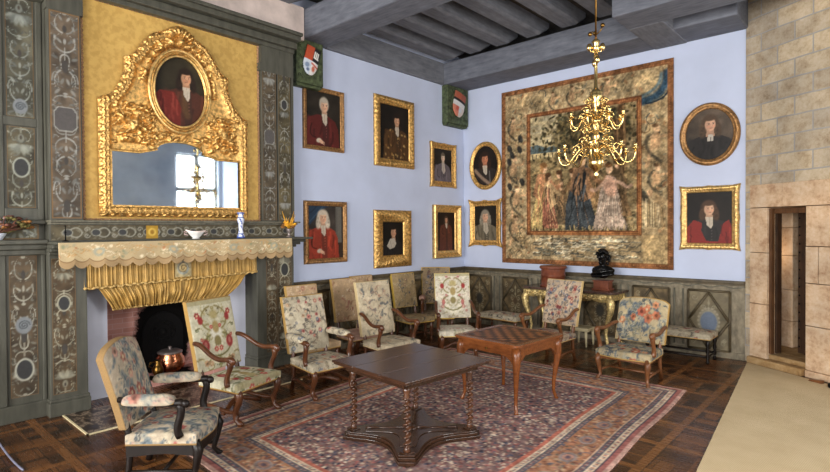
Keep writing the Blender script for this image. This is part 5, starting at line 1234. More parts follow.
# ------------------------------------------------------------------ upholstery cloths
STY = {
 'verdure': dict(bg=(190, 172, 144), leaf=[(122, 132, 132), (148, 150, 138), (98, 112, 120), (178, 168, 140), (190, 150, 130), (206, 190, 158)], fl=[(176, 110, 92), (196, 140, 116), (160, 70, 64)], nl=92, nf=14, L=.17, dark=(64, 72, 80), fr=.035),
 'bouquet': dict(bg=(214, 206, 172), leaf=[(132, 128, 72), (164, 152, 92), (112, 120, 82), (188, 172, 112)], fl=[(176, 42, 44), (196, 64, 58), (188, 140, 96)], nl=44, nf=9, L=.11, dark=(118, 96, 60), fr=.030, sym=True),
 'pale': dict(bg=(218, 208, 182), leaf=[(176, 166, 124), (192, 180, 140), (206, 178, 160), (152, 148, 112), (196, 150, 140)], fl=[(184, 92, 96), (190, 120, 116), (168, 140, 110)], nl=60, nf=8, L=.09, dark=(160, 138, 104), fr=.024, sym=True),
 'dusk': dict(bg=(150, 126, 92), leaf=[(84, 80, 72), (104, 92, 76), (70, 72, 76), (176, 150, 110)], fl=[(120, 84, 72), (96, 98, 108)], nl=80, nf=12, L=.10, dark=(58, 54, 50), fr=.028),
 'mille': dict(bg=(196, 182, 152), leaf=[(112, 112, 110), (134, 126, 102), (96, 88, 80), (156, 138, 108), (176, 150, 122)], fl=[(176, 76, 72), (186, 104, 92), (96, 110, 130), (196, 150, 112)], nl=96, nf=20, L=.085, dark=(70, 66, 64), fr=.026),
 'feather': dict(bg=(202, 184, 150), leaf=[(112, 112, 108), (150, 140, 116), (96, 100, 104), (176, 156, 120), (190, 150, 120)], fl=[(182, 140, 112), (166, 150, 120)], nl=40, nf=8, L=.12, dark=(96, 92, 88), fr=.028),
 'damask': dict(bg=(204, 168, 124), leaf=[(234, 208, 170), (158, 112, 82), (190, 124, 104), (238, 216, 184)], fl=[(186, 118, 96), (206, 166, 128), (174, 140, 100)], nl=46, nf=12, L=.09, dark=(158, 112, 76), fr=.028),
 'olive': dict(bg=(178, 150, 104), leaf=[(128, 118, 92), (206, 182, 136), (104, 104, 98), (214, 192, 150)], fl=[(150, 112, 84), (124, 120, 116)], nl=50, nf=10, L=.09, dark=(96, 84, 64), fr=.026),
 'blue': dict(bg=(188, 168, 126), leaf=[(88, 102, 116), (120, 130, 132), (140, 134, 106), (78, 90, 102), (168, 164, 140)], fl=[(196, 104, 68), (206, 128, 84), (188, 88, 62)], nl=120, nf=9, L=.13, dark=(58, 66, 78), fr=.045),
 'medal': dict(bg=(204, 176, 144), leaf=[(112, 112, 108), (156, 128, 100), (124, 132, 140)], fl=[(164, 74, 68), (96, 106, 128), (186, 116, 96), (150, 66, 64)], nl=150, nf=40, L=.075, dark=(96, 80, 74), fr=.025),
 'rose': dict(bg=(196, 150, 128), leaf=[(206, 176, 150), (160, 110, 92), (180, 160, 124)], fl=[(176, 96, 84), (196, 128, 108)], nl=40, nf=12, L=.08, dark=(150, 110, 90), fr=.028),
}
def cloth(w, h, style, seed, res=.0125, sy=None):
    S = STY[style]; P = Paint(w, h, res, S['bg']); rr = random.Random(seed)
    P.mottle(.10, .08, seed); P.mottle(.03, .06, seed + 1)
    sym = S.get('sym') if sy is None else sy
    k = w * h / .45
    def leaf(x, y, l, a, c):
        P.stroke(bez((x, y), (x + l * .4 * math.cos(a + .5), y + l * .4 * math.sin(a + .5)), (x + l * .7 * math.cos(a + .2), y + l * .7 * math.sin(a + .2)), (x + l * math.cos(a - .3), y + l * math.sin(a - .3))), l * .34, c, .85, True)
        P.stroke([(x, y), (x + l * .55 * math.cos(a + .25), y + l * .55 * math.sin(a + .25))], .009, S['dark'], .55)
    for i in range(int(S['nl'] * k)):
        x, y = rr.uniform(0, w), rr.uniform(0, h); a = rr.uniform(0, 2 * PI); l = S['L'] * rr.uniform(.5, 1.15)
        leaf(x, y, l, a, rr.choice(S['leaf']))
        if rr.random() < .45: P.stroke(spiral(x, y, l * .32, 1.1, a, rr.choice((-1, 1))), .011, rr.choice(S['leaf'] + [S['dark']]), .75)
    if style in ('bouquet', 'pale') and h > .6:
        cx = w / 2
        for s_ in (-1, 1):
            P.stroke(bez((cx, h * .18), (cx + s_ * w * .35, h * .2), (cx + s_ * w * .40, h * .45), (cx + s_ * w * .12, h * .5)), .022, (128, 120, 66), .9); P.stroke(bez((cx, h * .55), (cx + s_ * w * .36, h * .55), (cx + s_ * w * .36, h * .85), (cx + s_ * w * .06, h * .9)), .022, (150, 136, 80), .9)
            fr_ = (.052, .07, (166, 52, 50)) if style == 'bouquet' else (.028, .05, (178, 92, 96)); P.ell(cx + s_ * w * .27, h * .36, *fr_, 0, .2); P.ell(cx + s_ * w * .27, h * .37, .022, .035, (196, 110, 96), 0, .3); P.ell(cx + s_ * w * .30, h * .72, .035, .045, (170, 56, 52), 0, .2)
        P.ell(cx, h * .52, w * .12, h * .13, (228, 222, 200), 0, .2); P.ell(cx, h * .60, .05, .07, (176, 150, 90), 0, .2); P.ell(cx, h * .4, .05, .06, (146, 130, 78), 0, .2); P.ell(cx, h * .78, .06, .05, (186, 168, 108), 0, .3)
        P.rect(0, w, h * .93, h, (176, 164, 116), .8)
    for i in range(max(2, int(S['nf'] * k))):
        x, y = rr.uniform(.05, w - .05), rr.uniform(.05, h - .05); r = S['fr'] * rr.uniform(.6, 1.2); c = np.array(rr.choice(S['fl']), float)
        for q in range(6): t = q * PI / 3 + i; P.ell(x + r * .75 * math.cos(t), y + r * .75 * math.sin(t), r * .5, r * .42, np.clip(c * rr.uniform(.85, 1.2), 0, 255), t, .3, .9)
        P.ell(x, y, r * .45, r * .45, rr.choice([(214, 186, 140), tuple(c * .6)]), 0, .3, .9)
    if sym: P.mirror()
    P.mottle(.015, .06, seed + 4)
    gl = P.a.mean(2, keepdims=True); P.a = (gl + (P.a - gl) * .82) * .93
    return P
GIMP = (176, 142, 84)

def back_cushion(w0, w1, z0, z1, xb, rk, th, style, seed, arch=0.0, shoulder=0.0, side=GIMP, res=.0125, margin=True):
    """slab that leans back; front looks along +x"""
    H = z1 - z0; P = cloth(max(w0, w1), H, style, seed, res); m = MB()
    def top(u): 
        a = math.sin(PI * u) ** .7 if 0 < u < 1 else 0
        e = max(0, 1 - min(u, 1 - u) / .14)
        return arch * a - shoulder * e * e
    def pos(u, v, front):
        w = w0 + (w1 - w0) * v; z = z0 + (H + top(u)) * v if v > .5 else z0 + H * v + top(u) * max(0, (v - .0)) * v
        x = xb - rk * (v ** 1.05)
        pf = (16 * u * (1 - u) * v * (1 - v)) ** .45
        return (x + (th * .5 + .030 * pf if front else -th * .5), (u - .5) * w, z)
    nx, ny = P.nx, P.ny; c = P.out()
    if margin:
        g = lin(np.array(side) / 255.); c[0, :] = g; c[-1, :] = g; c[:, 0] = g; c[:, -1] = g
    m.grid(lambda u, v: pos(u, v, True), nx, ny, c)
    loop = [(i / (nx - 1), 0) for i in range(nx)] + [(1, j / (ny - 1)) for j in range(1, ny)] + [(1 - i / (nx - 1), 1) for i in range(1, nx)] + [(0, 1 - j / (ny - 1)) for j in range(1, ny - 1)]
    n = len(loop); V = [pos(u, v, True) for u, v in loop] + [pos(u, v, False) for u, v in loop]
    m.add(V, [(i, (i + 1) % n, n + (i + 1) % n, n + i) for i in range(n)], 0, [lin(np.array(side) / 255.)] * (2 * n), True)
    m.grid(lambda u, v: pos(u, v, False), 10, 10, np.tile(lin(np.array((150, 126, 90)) / 255.), (10, 10, 1)))
    return m
def seat_cushion(w, d, zt, th, style, seed, wb=.88, serp=0.0, side=GIMP, res=.0125, puff=.035, band=.82):
    P = cloth(w, d, style, seed, res); m = MB(); nx, ny = P.nx, P.ny   # u across (y), v from back to front (x)
    def pos(u, v, z=None):
        ww = w * (wb + (1 - wb) * v); xf = d / 2 + serp * (math.cos((u - .5) * 2 * PI) * .6 + .4 * math.sin(PI * u)) * v
        r = .05
        pf = (max(0, 16 * u * (1 - u) * v * (1 - v))) ** .35
        return (-d / 2 + (xf + d / 2) * v, (u - .5) * ww, zt + puff * (pf - 1) if z is None else z)
    c = P.out(); m.grid(lambda u, v: pos(u, v), nx, ny, c)
    loop = [(i / (nx - 1), 0, 0, i) for i in range(nx)] + [(1, j / (ny - 1), j, nx - 1) for j in range(1, ny)] + [(1 - i / (nx - 1), 1, ny - 1, nx - 1 - i) for i in range(1, nx)] + [(0, 1 - j / (ny - 1), ny - 1 - j, 0) for j in range(1, ny - 1)]
    n = len(loop); V = []; cc = []; K = 6; gc = lin(np.array(side) / 255.)
    zs = [zt - puff - th * band * k / (K - 1) for k in range(K)] + [zt - puff - th * band, zt - puff - th]
    for k, z in enumerate(zs):
        q = int(round(th * band * k / (K - 1) / res))
        for (u, v, j, i) in loop:
            V.append(pos(u, v, z))
            jj = min(j + q, ny - 1) if v == 0 else max(j - q, 0) if v == 1 else j
            ii = min(i + q, nx - 1) if u == 0 else max(i - q, 0) if u == 1 else i
            cc.append(c[jj, ii] if k < K else gc)
    L_ = len(zs)
    F = [(k * n + i, k * n + (i + 1) % n, (k + 1) * n + (i + 1) % n, (k + 1) * n + i) for k in range(L_ - 1) for i in range(n)]
    F.append(tuple((L_ - 1) * n + i for i in range(n)))
    return m.add(V, F, 0, cc, True)

def chair(label, x, y, ang, w=.68, d=.60, s=.47, hb=1.2, rk=.16, style='mille', arms=None, legs='scroll', timber='walnut', arch=0.0, shoulder=0.0, gap=.02, serp=0.0,
          side=GIMP, seed=1, group=None, name='armchair', cat='armchair', seat_style=None, arm_style=None, res=.0125, seat_th=.085, rail=.028, z=0.0):
    t = thing(name, label, cat, (x, y, z), math.radians(ang), group)
    xb = -d / 2 + .0; fr = M[timber]
    back_cushion(w * .94, w * .95, s + gap, hb, xb - .01, rk, .055, style, seed, arch, shoulder, side, res).build('backrest', 'fabric', t)
    st = seat_cushion(w, d, s, seat_th, seat_style or style, seed + 50, .88, serp, side, res).build('seat', 'fabric', t)
    zb = s - .035 - seat_th + .012        # underside of the upholstery
    fy, by = w / 2 - .045, w * .44 - .04; fx = d / 2 - .045; bx = -d / 2 + .03
    # rear posts carry on up behind the back
    for sy in (-1, 1):
        m = MB()
        m.tube([(bx - .07, sy * by, 0), (bx - .02, sy * by, .14), (bx, sy * by, zb), (bx - .04, sy * by, s + gap + .05), (bx - .07 - rk * .5, sy * by, s + (hb - s) * .5)], [.030, .026, .030, .026, .018], 8)
        m.build('leg', timber, t)
    for sy in (-1, 1):
        m = MB()
        if legs == 'scroll':
            m.tube([(fx + .0, sy * fy, zb + .01), (fx + .028, sy * fy, zb - .05), (fx + .02, sy * fy, zb * .66), (fx - .035, sy * fy, zb * .40), (fx - .02, sy * fy, zb * .16), (fx + .03, sy * fy, .035), (fx + .045, sy * fy, 0.0)], [.044, .044, .035, .032, .030, .034, .032], 10)
            m.ball((fx + .05, sy * fy, .028), (.034, .028, .028), 10); m.ball((fx + .02, sy * fy, zb - .03), (.042, .036, .045), 10)
        elif legs == 'cabriole':
            m.tube([(fx, sy * fy, zb + .01), (fx + .03, sy * (fy + .015), zb * .82), (fx + .01, sy * fy, zb * .5), (fx - .015, sy * (fy - .008), zb * .2), (fx + .015, sy * (fy + .01), .03), (fx + .03, sy * (fy + .018), 0.0)], [.038, .042, .030, .023, .024, .028], 10)
            m.ball((fx + .032, sy * (fy + .018), .018), (.028, .026, .018), 8)
        else:
            pr = [(.022, 0), (.030, .02), (.018, .05), (.020, .07), (.034, .12), (.020, .17), (.034, .19), (.034, .23), (.018, .25), (.028, .30)]
            sc = (zb + .01) / .30; m.lathe([(r, q * sc) for r, q in pr], (fx, sy * fy, 0), 12)
        m.build('leg', timber, t)
    # stretchers
    for sy in (-1, 1):
        m = MB(); zz = .12
        if legs == 'scroll': m.tube(bez((fx - .02, sy * fy, .16), (fx - .12, sy * fy, .08), (bx + .14, sy * by, .20), (bx - .02, sy * by, .13), 10), .024, 8)
        else: m.tube([(fx, sy * fy, zz), (bx - .03, sy * by, zz)], .016, 8)
        m.build('stretcher', timber, t)
    m = MB(); xm = (fx + bx) / 2
    if legs == 'scroll': m.tube([(xm + .04 * math.cos(q * PI / 6), (q / 6 - 1) * (fy + by) / 2, .125 + .045 * math.cos((q - 6) * PI / 8)) for q in range(13)], .026, 8)
    else: m.tube([(xm, -(fy + by) / 2, .12), (xm, (fy + by) / 2, .12)], .016, 8)
    m.build('stretcher', timber, t)
    # show-wood rail under the seat
    m = MB()
    ww = lambda v: w * (.88 + .12 * v) / 2 - .012
    N = 16
    loop = [(-d / 2 + d * q / N, -ww(q / N)) for q in range(N + 1)] + [(d / 2 - .006 + serp * (math.cos((q / N - .5) * 2 * PI) * .6 + .4 * math.sin(PI * q / N)), (q / N - .5) * w * .97) for q in range(1, N)] + [(d / 2 - d * q / N, ww(1 - q / N)) for q in range(N + 1)]
    V = []; n = len(loop)
    for k, (px_, py_) in enumerate(loop):
        dip = .022 * (math.cos(k / (N) * 2 * PI) * .5 + .5) if legs == 'cabriole' else .0
        V += [(px_, py_, zb + .006), (px_, py_, zb - rail - dip), (px_ * .94, py_ * .94, zb - rail - dip), (px_ * .94, py_ * .94, zb + .006)]
    F = [(4 * i + j, 4 * i + (j + 1) % 4, 4 * (i + 1) + (j + 1) % 4, 4 * (i + 1) + j) for i in range(n - 1) for j in range(4)] + [(0, 1, 2, 3), (4 * n - 4, 4 * n - 3, 4 * n - 2, 4 * n - 1)]
    m.add(V, F, 0, None, False); m.build('seat_rail', timber, t)
    if arms:
        for sy in (-1, 1):
            ya = sy * (w * .46); yf = sy * (w / 2 + .005); xa = -d / 2 - rk * .36 + .02; za = s + (hb - s) * .44; xe = d / 2 - (.10 if arms == 'scroll' else .17)
            m = MB()
            if arms == 'scroll':
                ze = s + .235
                m.tube(bez((xa, ya, za), (xa + .17, ya + sy * .01, za + .02), (xe - .30, yf, ze - .05), (xe - .05, yf, ze + .005), 14) + [(xe + .03, yf, ze + .005), (xe + .065, yf, ze - .025)], [.027] * 15 + [.036, .026], 9, (1, 1))
                m.ball((xe + .03, yf, ze - .012), (.048, .034, .046), 12); m.ball((xe + .03, yf, ze - .012), (.022, .042, .022), 8)
                a_ = m.build('arm', timber, t)
                q = MB(); q.tube(bez((xe - .01, yf, ze - .02), (xe + .06, yf, ze - .08), (xe - .10, yf, s + .05), (xe - .04, yf - sy * .012, s - .06), 12), [.034, .036, .035, .033, .030, .028, .027, .027, .028, .030, .032, .033, .033], 9)
                q.build('arm_support', timber, a_)
            else:
                ze = s + .235
                m.tube([(xa, ya, ze + .035), (xa + .2, (ya + yf) / 2, ze + .01), (xe - .05, yf, ze), (xe + .03, yf, ze + .005), (xe + .08, yf, ze - .02)], [.024, .024, .028, .034, .024], 9)
                m.ball((xe + .065, yf, ze - .008), (.038, .03, .036), 10)
                a_ = m.build('arm', timber, t)
                q = MB(); q.tube(bez((xe + .02, yf, ze - .01), (xe + .07, yf, ze - .10), (xe - .04, yf, s + .05), (xe + .02, yf - sy * .012, s - .05), 12), .032, 9); q.build('arm_support', timber, a_)
                Pc = cloth(.40, .20, arm_style or style, seed + 77 + sy, .013); nx, ny = Pc.nx, Pc.ny; L0, L1 = xa + .03, xe - .01
                g = MB()
                def fn(u, v):
                    a = PI * (v * 1.3 - .15); yy = ya + (yf - ya) * u; e = (1 - abs(2 * u - 1) ** 6) ** .5
                    return (L0 + (L1 - L0) * u, yy + .066 * math.cos(a) * (.35 + .65 * e), ze + .022 + .055 * math.sin(a) * e)
                g.grid(fn, nx, ny, Pc.out())
                loop = [(i / (nx - 1), 0) for i in range(nx)] + [(1 - i / (nx - 1), 1) for i in range(nx)]
                V = [fn(u, v) for u, v in loop]; V2 = [(p[0], p[1], ze + .002) for p in V]; n = len(V)
                g.add(V + V2, [(i, (i + 1) % n, n + (i + 1) % n, n + i) for i in range(n)] + [tuple(n + i for i in range(n))], 0, [lin(np.array(GIMP) / 255.)] * (2 * n), True)
                g.build('arm_pad', 'fabric', a_)
    return t

RUG_Z = .014
chair('armchair with blue green verdure needlework and padded arms, left of the fireplace', 2.634, -7.731, 47.6, .69, .60, .47, 1.10, .17, 'verdure', 'padded', 'cabriole', 'blackwood', arch=.085, shoulder=.03, serp=.035, seed=4, side=(142, 114, 76), res=.0085, rail=.085, z=RUG_Z * .5)
chair('high backed armchair with red flowers on cream before the fireplace', 1.74, -6.615, 16.3, .70, .62, .48, 1.30, .18, 'bouquet', 'scroll', 'scroll', 'walnut', seed=6, side=(166, 132, 76), res=.0095, z=RUG_Z * .5)
chair('armchair in dense small flowered needlework with padded arms, right of the fireplace', 1.763, -5.448, -5, .67, .61, .46, 1.21, .19, 'mille', 'padded', 'scroll', 'walnut', seed=8, res=.011, z=RUG_Z * .5)
chair('armchair with sparse grey plumes on cream and scrolling wooden arms, behind the dark table', 1.695, -4.106, -4.9, .69, .58, .47, 1.30, .16, 'feather', 'scroll', 'scroll', 'walnut', seed=10, side=(206, 184, 140), res=.011, z=RUG_Z * .5)
chair('pale cream armchair with pink red flowers before the corner panelling', 1.81, -2.64, -42, .66, .58, .46, 1.33, .15, 'pale', 'scroll', 'scroll', 'walnut', seed=12, gap=.10, side=(212, 186, 118), res=.011)
chair('armchair with red and blue rosettes turned to the chequered game table', 3.20, -2.03, -98, .70, .60, .47, 1.26, .17, 'medal', 'scroll', 'scroll', 'honey', seed=14, gap=.07, side=(206, 178, 124), res=.011)
chair('low armchair with blue foliage and orange rosettes on ochre, at the carpet corner', 4.589, -2.254, -92, .75, .62, .45, 1.045, .18, 'blue', 'scroll', 'cabriole', 'honey', arch=.05, shoulder=.035, serp=.03, seed=16, res=.011, z=RUG_Z * .5)
GS = 'side chairs along the panelled left wall'
side_kw = dict(name='side_chair', cat='chair', timber='walnut', legs='turned', gap=.12, res=.013)
chair('ochre side chair whose back shows just above the small flowered armchair', .90, -4.9, 0, .60, .46, .47, 1.27, .13, 'damask', seed=20, group=GS, **side_kw)
chair('peach and ochre side chair with rosy seat between two armchairs', .80, -3.98, -6, .54, .50, .47, 1.29, .14, 'damask', seed=22, group=GS, seat_style='rose', **side_kw)
chair('ochre side chair hidden but for its top edge behind the plumed armchair', .45, -3.25, 0, .54, .48, .47, 1.275, .12, 'damask', seed=24, group=GS, **side_kw)
chair('olive ochre side chair standing alone below the wide carved portrait', .52, -2.28, -10, .58, .52, .48, 1.25, .13, 'olive', seed=26, group=GS, side=(206, 170, 78), **side_kw)
chair('dark patterned armchair with yellow braid in the corner behind the cream armchair', .53, -1.60, -45, .62, .52, .47, 1.32, .16, 'dusk', 'padded', 'turned', 'walnut', seed=28, gap=.12, side=(206, 168, 74), res=.013, arm_style='rose')

# ------------------------------------------------------------------ stools
def stool(label, x, y, ang, w, d, h, style, seed, timber, legs='turned', name='upholstered_stool'):
    t = thing(name, label, 'stool', (x, y, 0), math.radians(ang))
    seat_cushion(d, w, h, .075, style, seed, 1.0, 0, GIMP, .0125, .04).build('seat', 'fabric', t)
    zb = h - .04 - .075 + .01; hx, hy = w / 2 - .04, d / 2 - .04
    for sx in (-1, 1):
        for sy in (-1, 1):
            m = MB(); pr = [(.020, 0), (.030, .02), (.016, .05), (.030, .085), (.018, .12), (.032, .15), (.018, .20), (.030, .23), (.030, .30)]
            m.lathe([(r, q * zb / .30) for r, q in pr], (sx * hx, sy * hy, 0), 12); m.build('leg', timber, t)
    for sy in (-1, 1): m = MB(); m.tube([(-hx, sy * hy, .11), (hx, sy * hy, .11)], .017, 8); m.build('stretcher', timber, t)
    for sx in (-1, 1): m = MB(); m.tube([(sx * hx, -hy, .11), (sx * hx, hy, .11)], .015, 8); m.build('stretcher', timber, t)
    m = MB(); m.box((-hx - .02, -hy - .015, zb - .03), (hx + .02, hy + .015, zb + .01)); m.build('seat_rail', timber, t, bevel=.005)
    return t
stool('long upholstered stool with turned legs before the blue oval panel', 4.74, -.47, 0, .98, .50, .49, 'mille', 31, 'blackwood')
stool('pale flowered stool before the back panelling, between the cream armchair and gilt console', 1.72, -1.05, -3, .90, .46, .50, 'mille', 33, 'walnut')

# ------------------------------------------------------------------ tables
tb = thing('barley_twist_table', 'dark oak table with barley twist legs on a concave platform base', 'table', (3.71, -5.83, RUG_Z), math.radians(-4.5))
m = MB(); m.box((-.555, -.585, .766), (-.20, .575, .790)); m.box((-.197, -.585, .766), (.20, .575, .7895)); m.box((.203, -.585, .766), (.565, .575, .790)); m.box((-.54, -.57, .748), (.55, .56, .767)); m.build('tabletop', 'tableoak', tb, bevel=.006)
m = MB()
for (lo, hi) in (((-.46, -.49, .685), (.46, -.455, .747)), ((-.46, .455, .685), (.46, .49, .747)), ((-.46, -.49, .685), (-.425, .49, .747)), ((.425, -.49, .685), (.46, .49, .747))): m.box(lo, hi)
m.build('apron', 'darkoak', tb, bevel=.004)
def twist(cx, cy, z0, z1):
    m = MB(); n, st = 14, 120; V = []
    for i in range(st + 1):
        t = i / st; z = z0 + (z1 - z0) * t; a = t * 2 * PI * 8; e = min(1, t / .05, (1 - t) / .05); off = .0145 * e; r = .0265
        for j in range(n): b_ = 2 * PI * j / n; V.append((cx + off * math.cos(a) + r * math.cos(b_), cy + off * math.sin(a) + r * math.sin(b_), z))
    m.add(V, [(i * n + j, i * n + (j + 1) % n, (i + 1) * n + (j + 1) % n, (i + 1) * n + j) for i in range(st) for j in range(n)])
    m.lathe([(.03, z0 - .035), (.036, z0 - .02), (.026, z0 - .005), (.03, z0 + .01)], (cx, cy, 0), 14); m.lathe([(.027, z1 - .01), (.034, z1 + .005), (.025, z1 + .02), (.036, z1 + .05), (.036, z1 + .09)], (cx, cy, 0), 14)
    return m
for sx in (-1, 1):
    for sy in (-1, 1): twist(sx * .40, sy * .43, .135, .60).build('leg', 'twistoak', tb)
def platform(k, ins):
    pts = []
    A, B = .52 - ins, .55 - ins; c = .10
    def side(p, q, depth, nx_, ny_): return [(p[0] + (q[0] - p[0]) * t + nx_ * depth * math.sin(PI * t) ** 1.3, p[1] + (q[1] - p[1]) * t + ny_ * depth * math.sin(PI * t) ** 1.3) for t in [i / 16 for i in range(17)]]
    D = .17
    pts += side((-A + c, -B), (A - c, -B), D, 0, 1) + side((A, -B + c), (A, B - c), D, -1, 0) + side((A - c, B), (-A + c, B), D, 0, -1) + side((-A, B - c), (-A, -B + c), D, 1, 0)
    return pts
m = MB(); m.prism(platform(0, 0), .012, .045); m.prism(platform(0, .018), .045, .075); m.prism(platform(0, .03), .075, .092); m.prism(platform(0, .16), .092, .10)
for sx in (-1, 1):
    for sy in (-1, 1): m.box((sx * .40 - .05, sy * .43 - .05, .09), (sx * .40 + .05, sy * .43 + .05, .105)); m.box((sx * .43 - .05, sy * .46 - .05, 0), (sx * .43 + .05, sy * .46 + .05, .013))
m.build('platform_base', 'darkoak', tb, bevel=.004)
m = MB()
for sx in (-1, 1):
    for sy in (-1, 1): m.tube([(sx * (.03 + .29 * t / 10), sy * (.03 + .31 * t / 10), .103 + .004 * math.sin(t)) for t in range(11)], [.010 + .005 * math.sin(t * 1.6) for t in range(11)], 7)
m.ball((0, 0, .10), (.06, .06, .025), 12); m.build('carved_ribs', 'darkoak', tb)

gt = thing('game_table', 'reddish wood game table with chequered top and cabriole legs', 'table', (3.79, -4.13, RUG_Z), math.radians(-4))
def rrect(a, b_, r, n=5):
    return [(cx + r * math.cos(t0 + PI / 2 * i / n), cy + r * math.sin(t0 + PI / 2 * i / n)) for (cx, cy, t0) in ((a - r, b_ - r, 0), (-a + r, b_ - r, PI / 2), (-a + r, -b_ + r, PI), (a - r, -b_ + r, 1.5 * PI)) for i in range(n + 1)]
m = MB(); m.prism(rrect(.485, .50, .07), .775, .80); m.prism(rrect(.475, .49, .07), .765, .776); m.build('tabletop', 'cherry', gt, bevel=.006)
NB = 8
P = Paint(.80, .82, .80 / 80, (100, 58, 32))
for i in range(NB):
    for j in range(NB):
        q = .72 / NB; c = (138, 86, 50) if (i + j) % 2 else (46, 26, 17); P.rect(.04 + i * q, .04 + (i + 1) * q, .05 + j * q, .05 + (j + 1) * q, c)
for (a, b_, c, d_) in ((.028, .04, .038, .782), (.76, .772, .038, .782), (.028, .772, .038, .05), (.028, .772, .77, .782)): P.rect(a, b_, c, d_, (46, 24, 14))
P.mottle(.02, .10, 4, None, 4)
M['inlay'] = painted('chequer_inlay', .42, .05, 60, .25)
m = MB(); m.grid(lambda u, v: ((u - .5) * .80, (v - .5) * .82, .8015), P.nx, P.ny, P.out()); m.build('chequer_board', 'inlay', gt)
m = MB(); lp = rrect(.43, .445, .05); n = len(lp); V = []
for (x_, y_) in lp:
    V += [(x_, y_, .768), (x_, y_, .655)]
m.add(V, [(2 * i, 2 * ((i + 1) % n), 2 * ((i + 1) % n) + 1, 2 * i + 1) for i in range(n)], 0, None, False); m.prism(lp, .70, .704)
for sx in (-1, 1):   # shaped brackets where the apron meets the legs
    for sy in (-1, 1):
        m.prism([(sx * .36, .66), (sx * .25, .66), (sx * .34, .60), (sx * .37, .56)], sy * .43 - .012, sy * .43 + .012, ((1, 0, 0), (0, 0, 1), (0, 1, 0))); m.prism([(sy * .37, .66), (sy * .26, .66), (sy * .35, .60), (sy * .38, .56)], sx * .415 - .012, sx * .415 + .012, ((0, 1, 0), (0, 0, 1), (1, 0, 0)))
m.build('apron', 'cherry', gt)
for sx in (-1, 1):
    for sy in (-1, 1):
        m = MB(); d_ = lambda k: (sx * (.395 + k), sy * (.41 + k))
        m.tube([(*d_(.005), .745), (*d_(.02), .66), (*d_(.024), .58), (*d_(.008), .42), (*d_(-.012), .22), (*d_(-.014), .10), (*d_(.006), .02), (*d_(.016), 0)], [.05, .052, .046, .034, .024, .020, .022, .026], 12)
        m.build('leg', 'cherry', gt)
b_ = MB(); b_.ball((0, -.452, .70), (.018, .006, .014), 8); b_.build('drawer_knob', 'darkbrass', gt)

# gilded console with marble top
M['goldpale'] = simple('pale_worn_gilding', (208, 178, 122), 0.4, 0.65, 0.28, 24, 0.4, 90)
cn = thing('gilt_console_table', 'carved gilded console table with dark marble top against the back panelling', 'console table', (2.86, -.44, 0))
HW, HD, HT = .92, .33, 1.0
M['slab'] = simple('dark_red_grey_marble', (72, 56, 50), .22, 0, .35, 14)
m = MB(); m.prism([(-HW, HD), (-HW, -HD * .6), (-HW * .93, -HD), (HW * .93, -HD), (HW, -HD * .6), (HW, HD)], HT - .04, HT); m.build('marble_top', 'slab', cn, bevel=.008)
m = MB(); n = 80; V = []
for i in range(n + 1):
    u = i / n; x_ = (u - .5) * 2 * HW * .93
    zlow = HT - .15 - .035 * abs(math.sin(u * PI * 5)) - .05 * math.exp(-((u - .5) / .10) ** 2)
    for (yy, zz) in ((-HD + .03, HT - .04), (-HD + .005, HT - .07), (-HD + .02 - .012 * math.sin(u * 60), HT - .12), (-HD + .015, zlow), (-HD + .05, zlow), (-HD + .05, HT - .04)): V.append((x_, yy, zz))
k = 6; m.add(V, [(i * k + j, i * k + (j + 1) % k, (i + 1) * k + (j + 1) % k, (i + 1) * k + j) for i in range(n) for j in range(k)], 0, None, True)
for s_ in (-1, 1): m.box((s_ * HW * .90 - .02, -HD + .04, HT - .16), (s_ * HW * .90 + .02, HD, HT - .04))
rr = random.Random(4)
for i in range(40): u = i / 39; m.ball(((u - .5) * 2 * HW * .9, -HD + .004, HT - .10 + .03 * math.sin(i * 2.1)), (.03, .018, .02), 7)
for i in range(7): m.ball((.04 * (i - 3), -HD - .005, HT - .17 - .01 * (3 - abs(i - 3))), (.022, .02, .045), 7)
m.build('carved_apron', 'goldpale', cn)
for sx in (-1, 1):
    for sy in (-1, 1):
        m = MB(); X_, Y_ = sx * HW * .86, sy * (HD - .06)
        m.tube([(X_, Y_, HT - .06), (X_ + sx * .05, Y_ + sy * .03, HT - .20), (X_ + sx * .04, Y_ + sy * .02, HT - .34), (X_ - sx * .03, Y_, HT - .55), (X_ - sx * .06, Y_ - sy * .02, .26), (X_ - sx * .02, Y_, .08), (X_ + sx * .03, Y_ + sy * .02, .02), (X_ + sx * .03, Y_ + sy * .02, 0)], [.05, .075, .055, .036, .028, .03, .04, .036], 10)
        m.ball((X_ + sx * .04, Y_ + sy * .02, HT - .21), (.07, .06, .09), 10); m.tube([(X_ + sx * .02 + .05 * math.cos(t * .5) * (1 - t / 16), Y_ + sy * .04, HT - .30 + .05 * math.sin(t * .5) * (1 - t / 16)) for t in range(14)], .012, 6)
        m.build('leg', 'goldpale', cn)
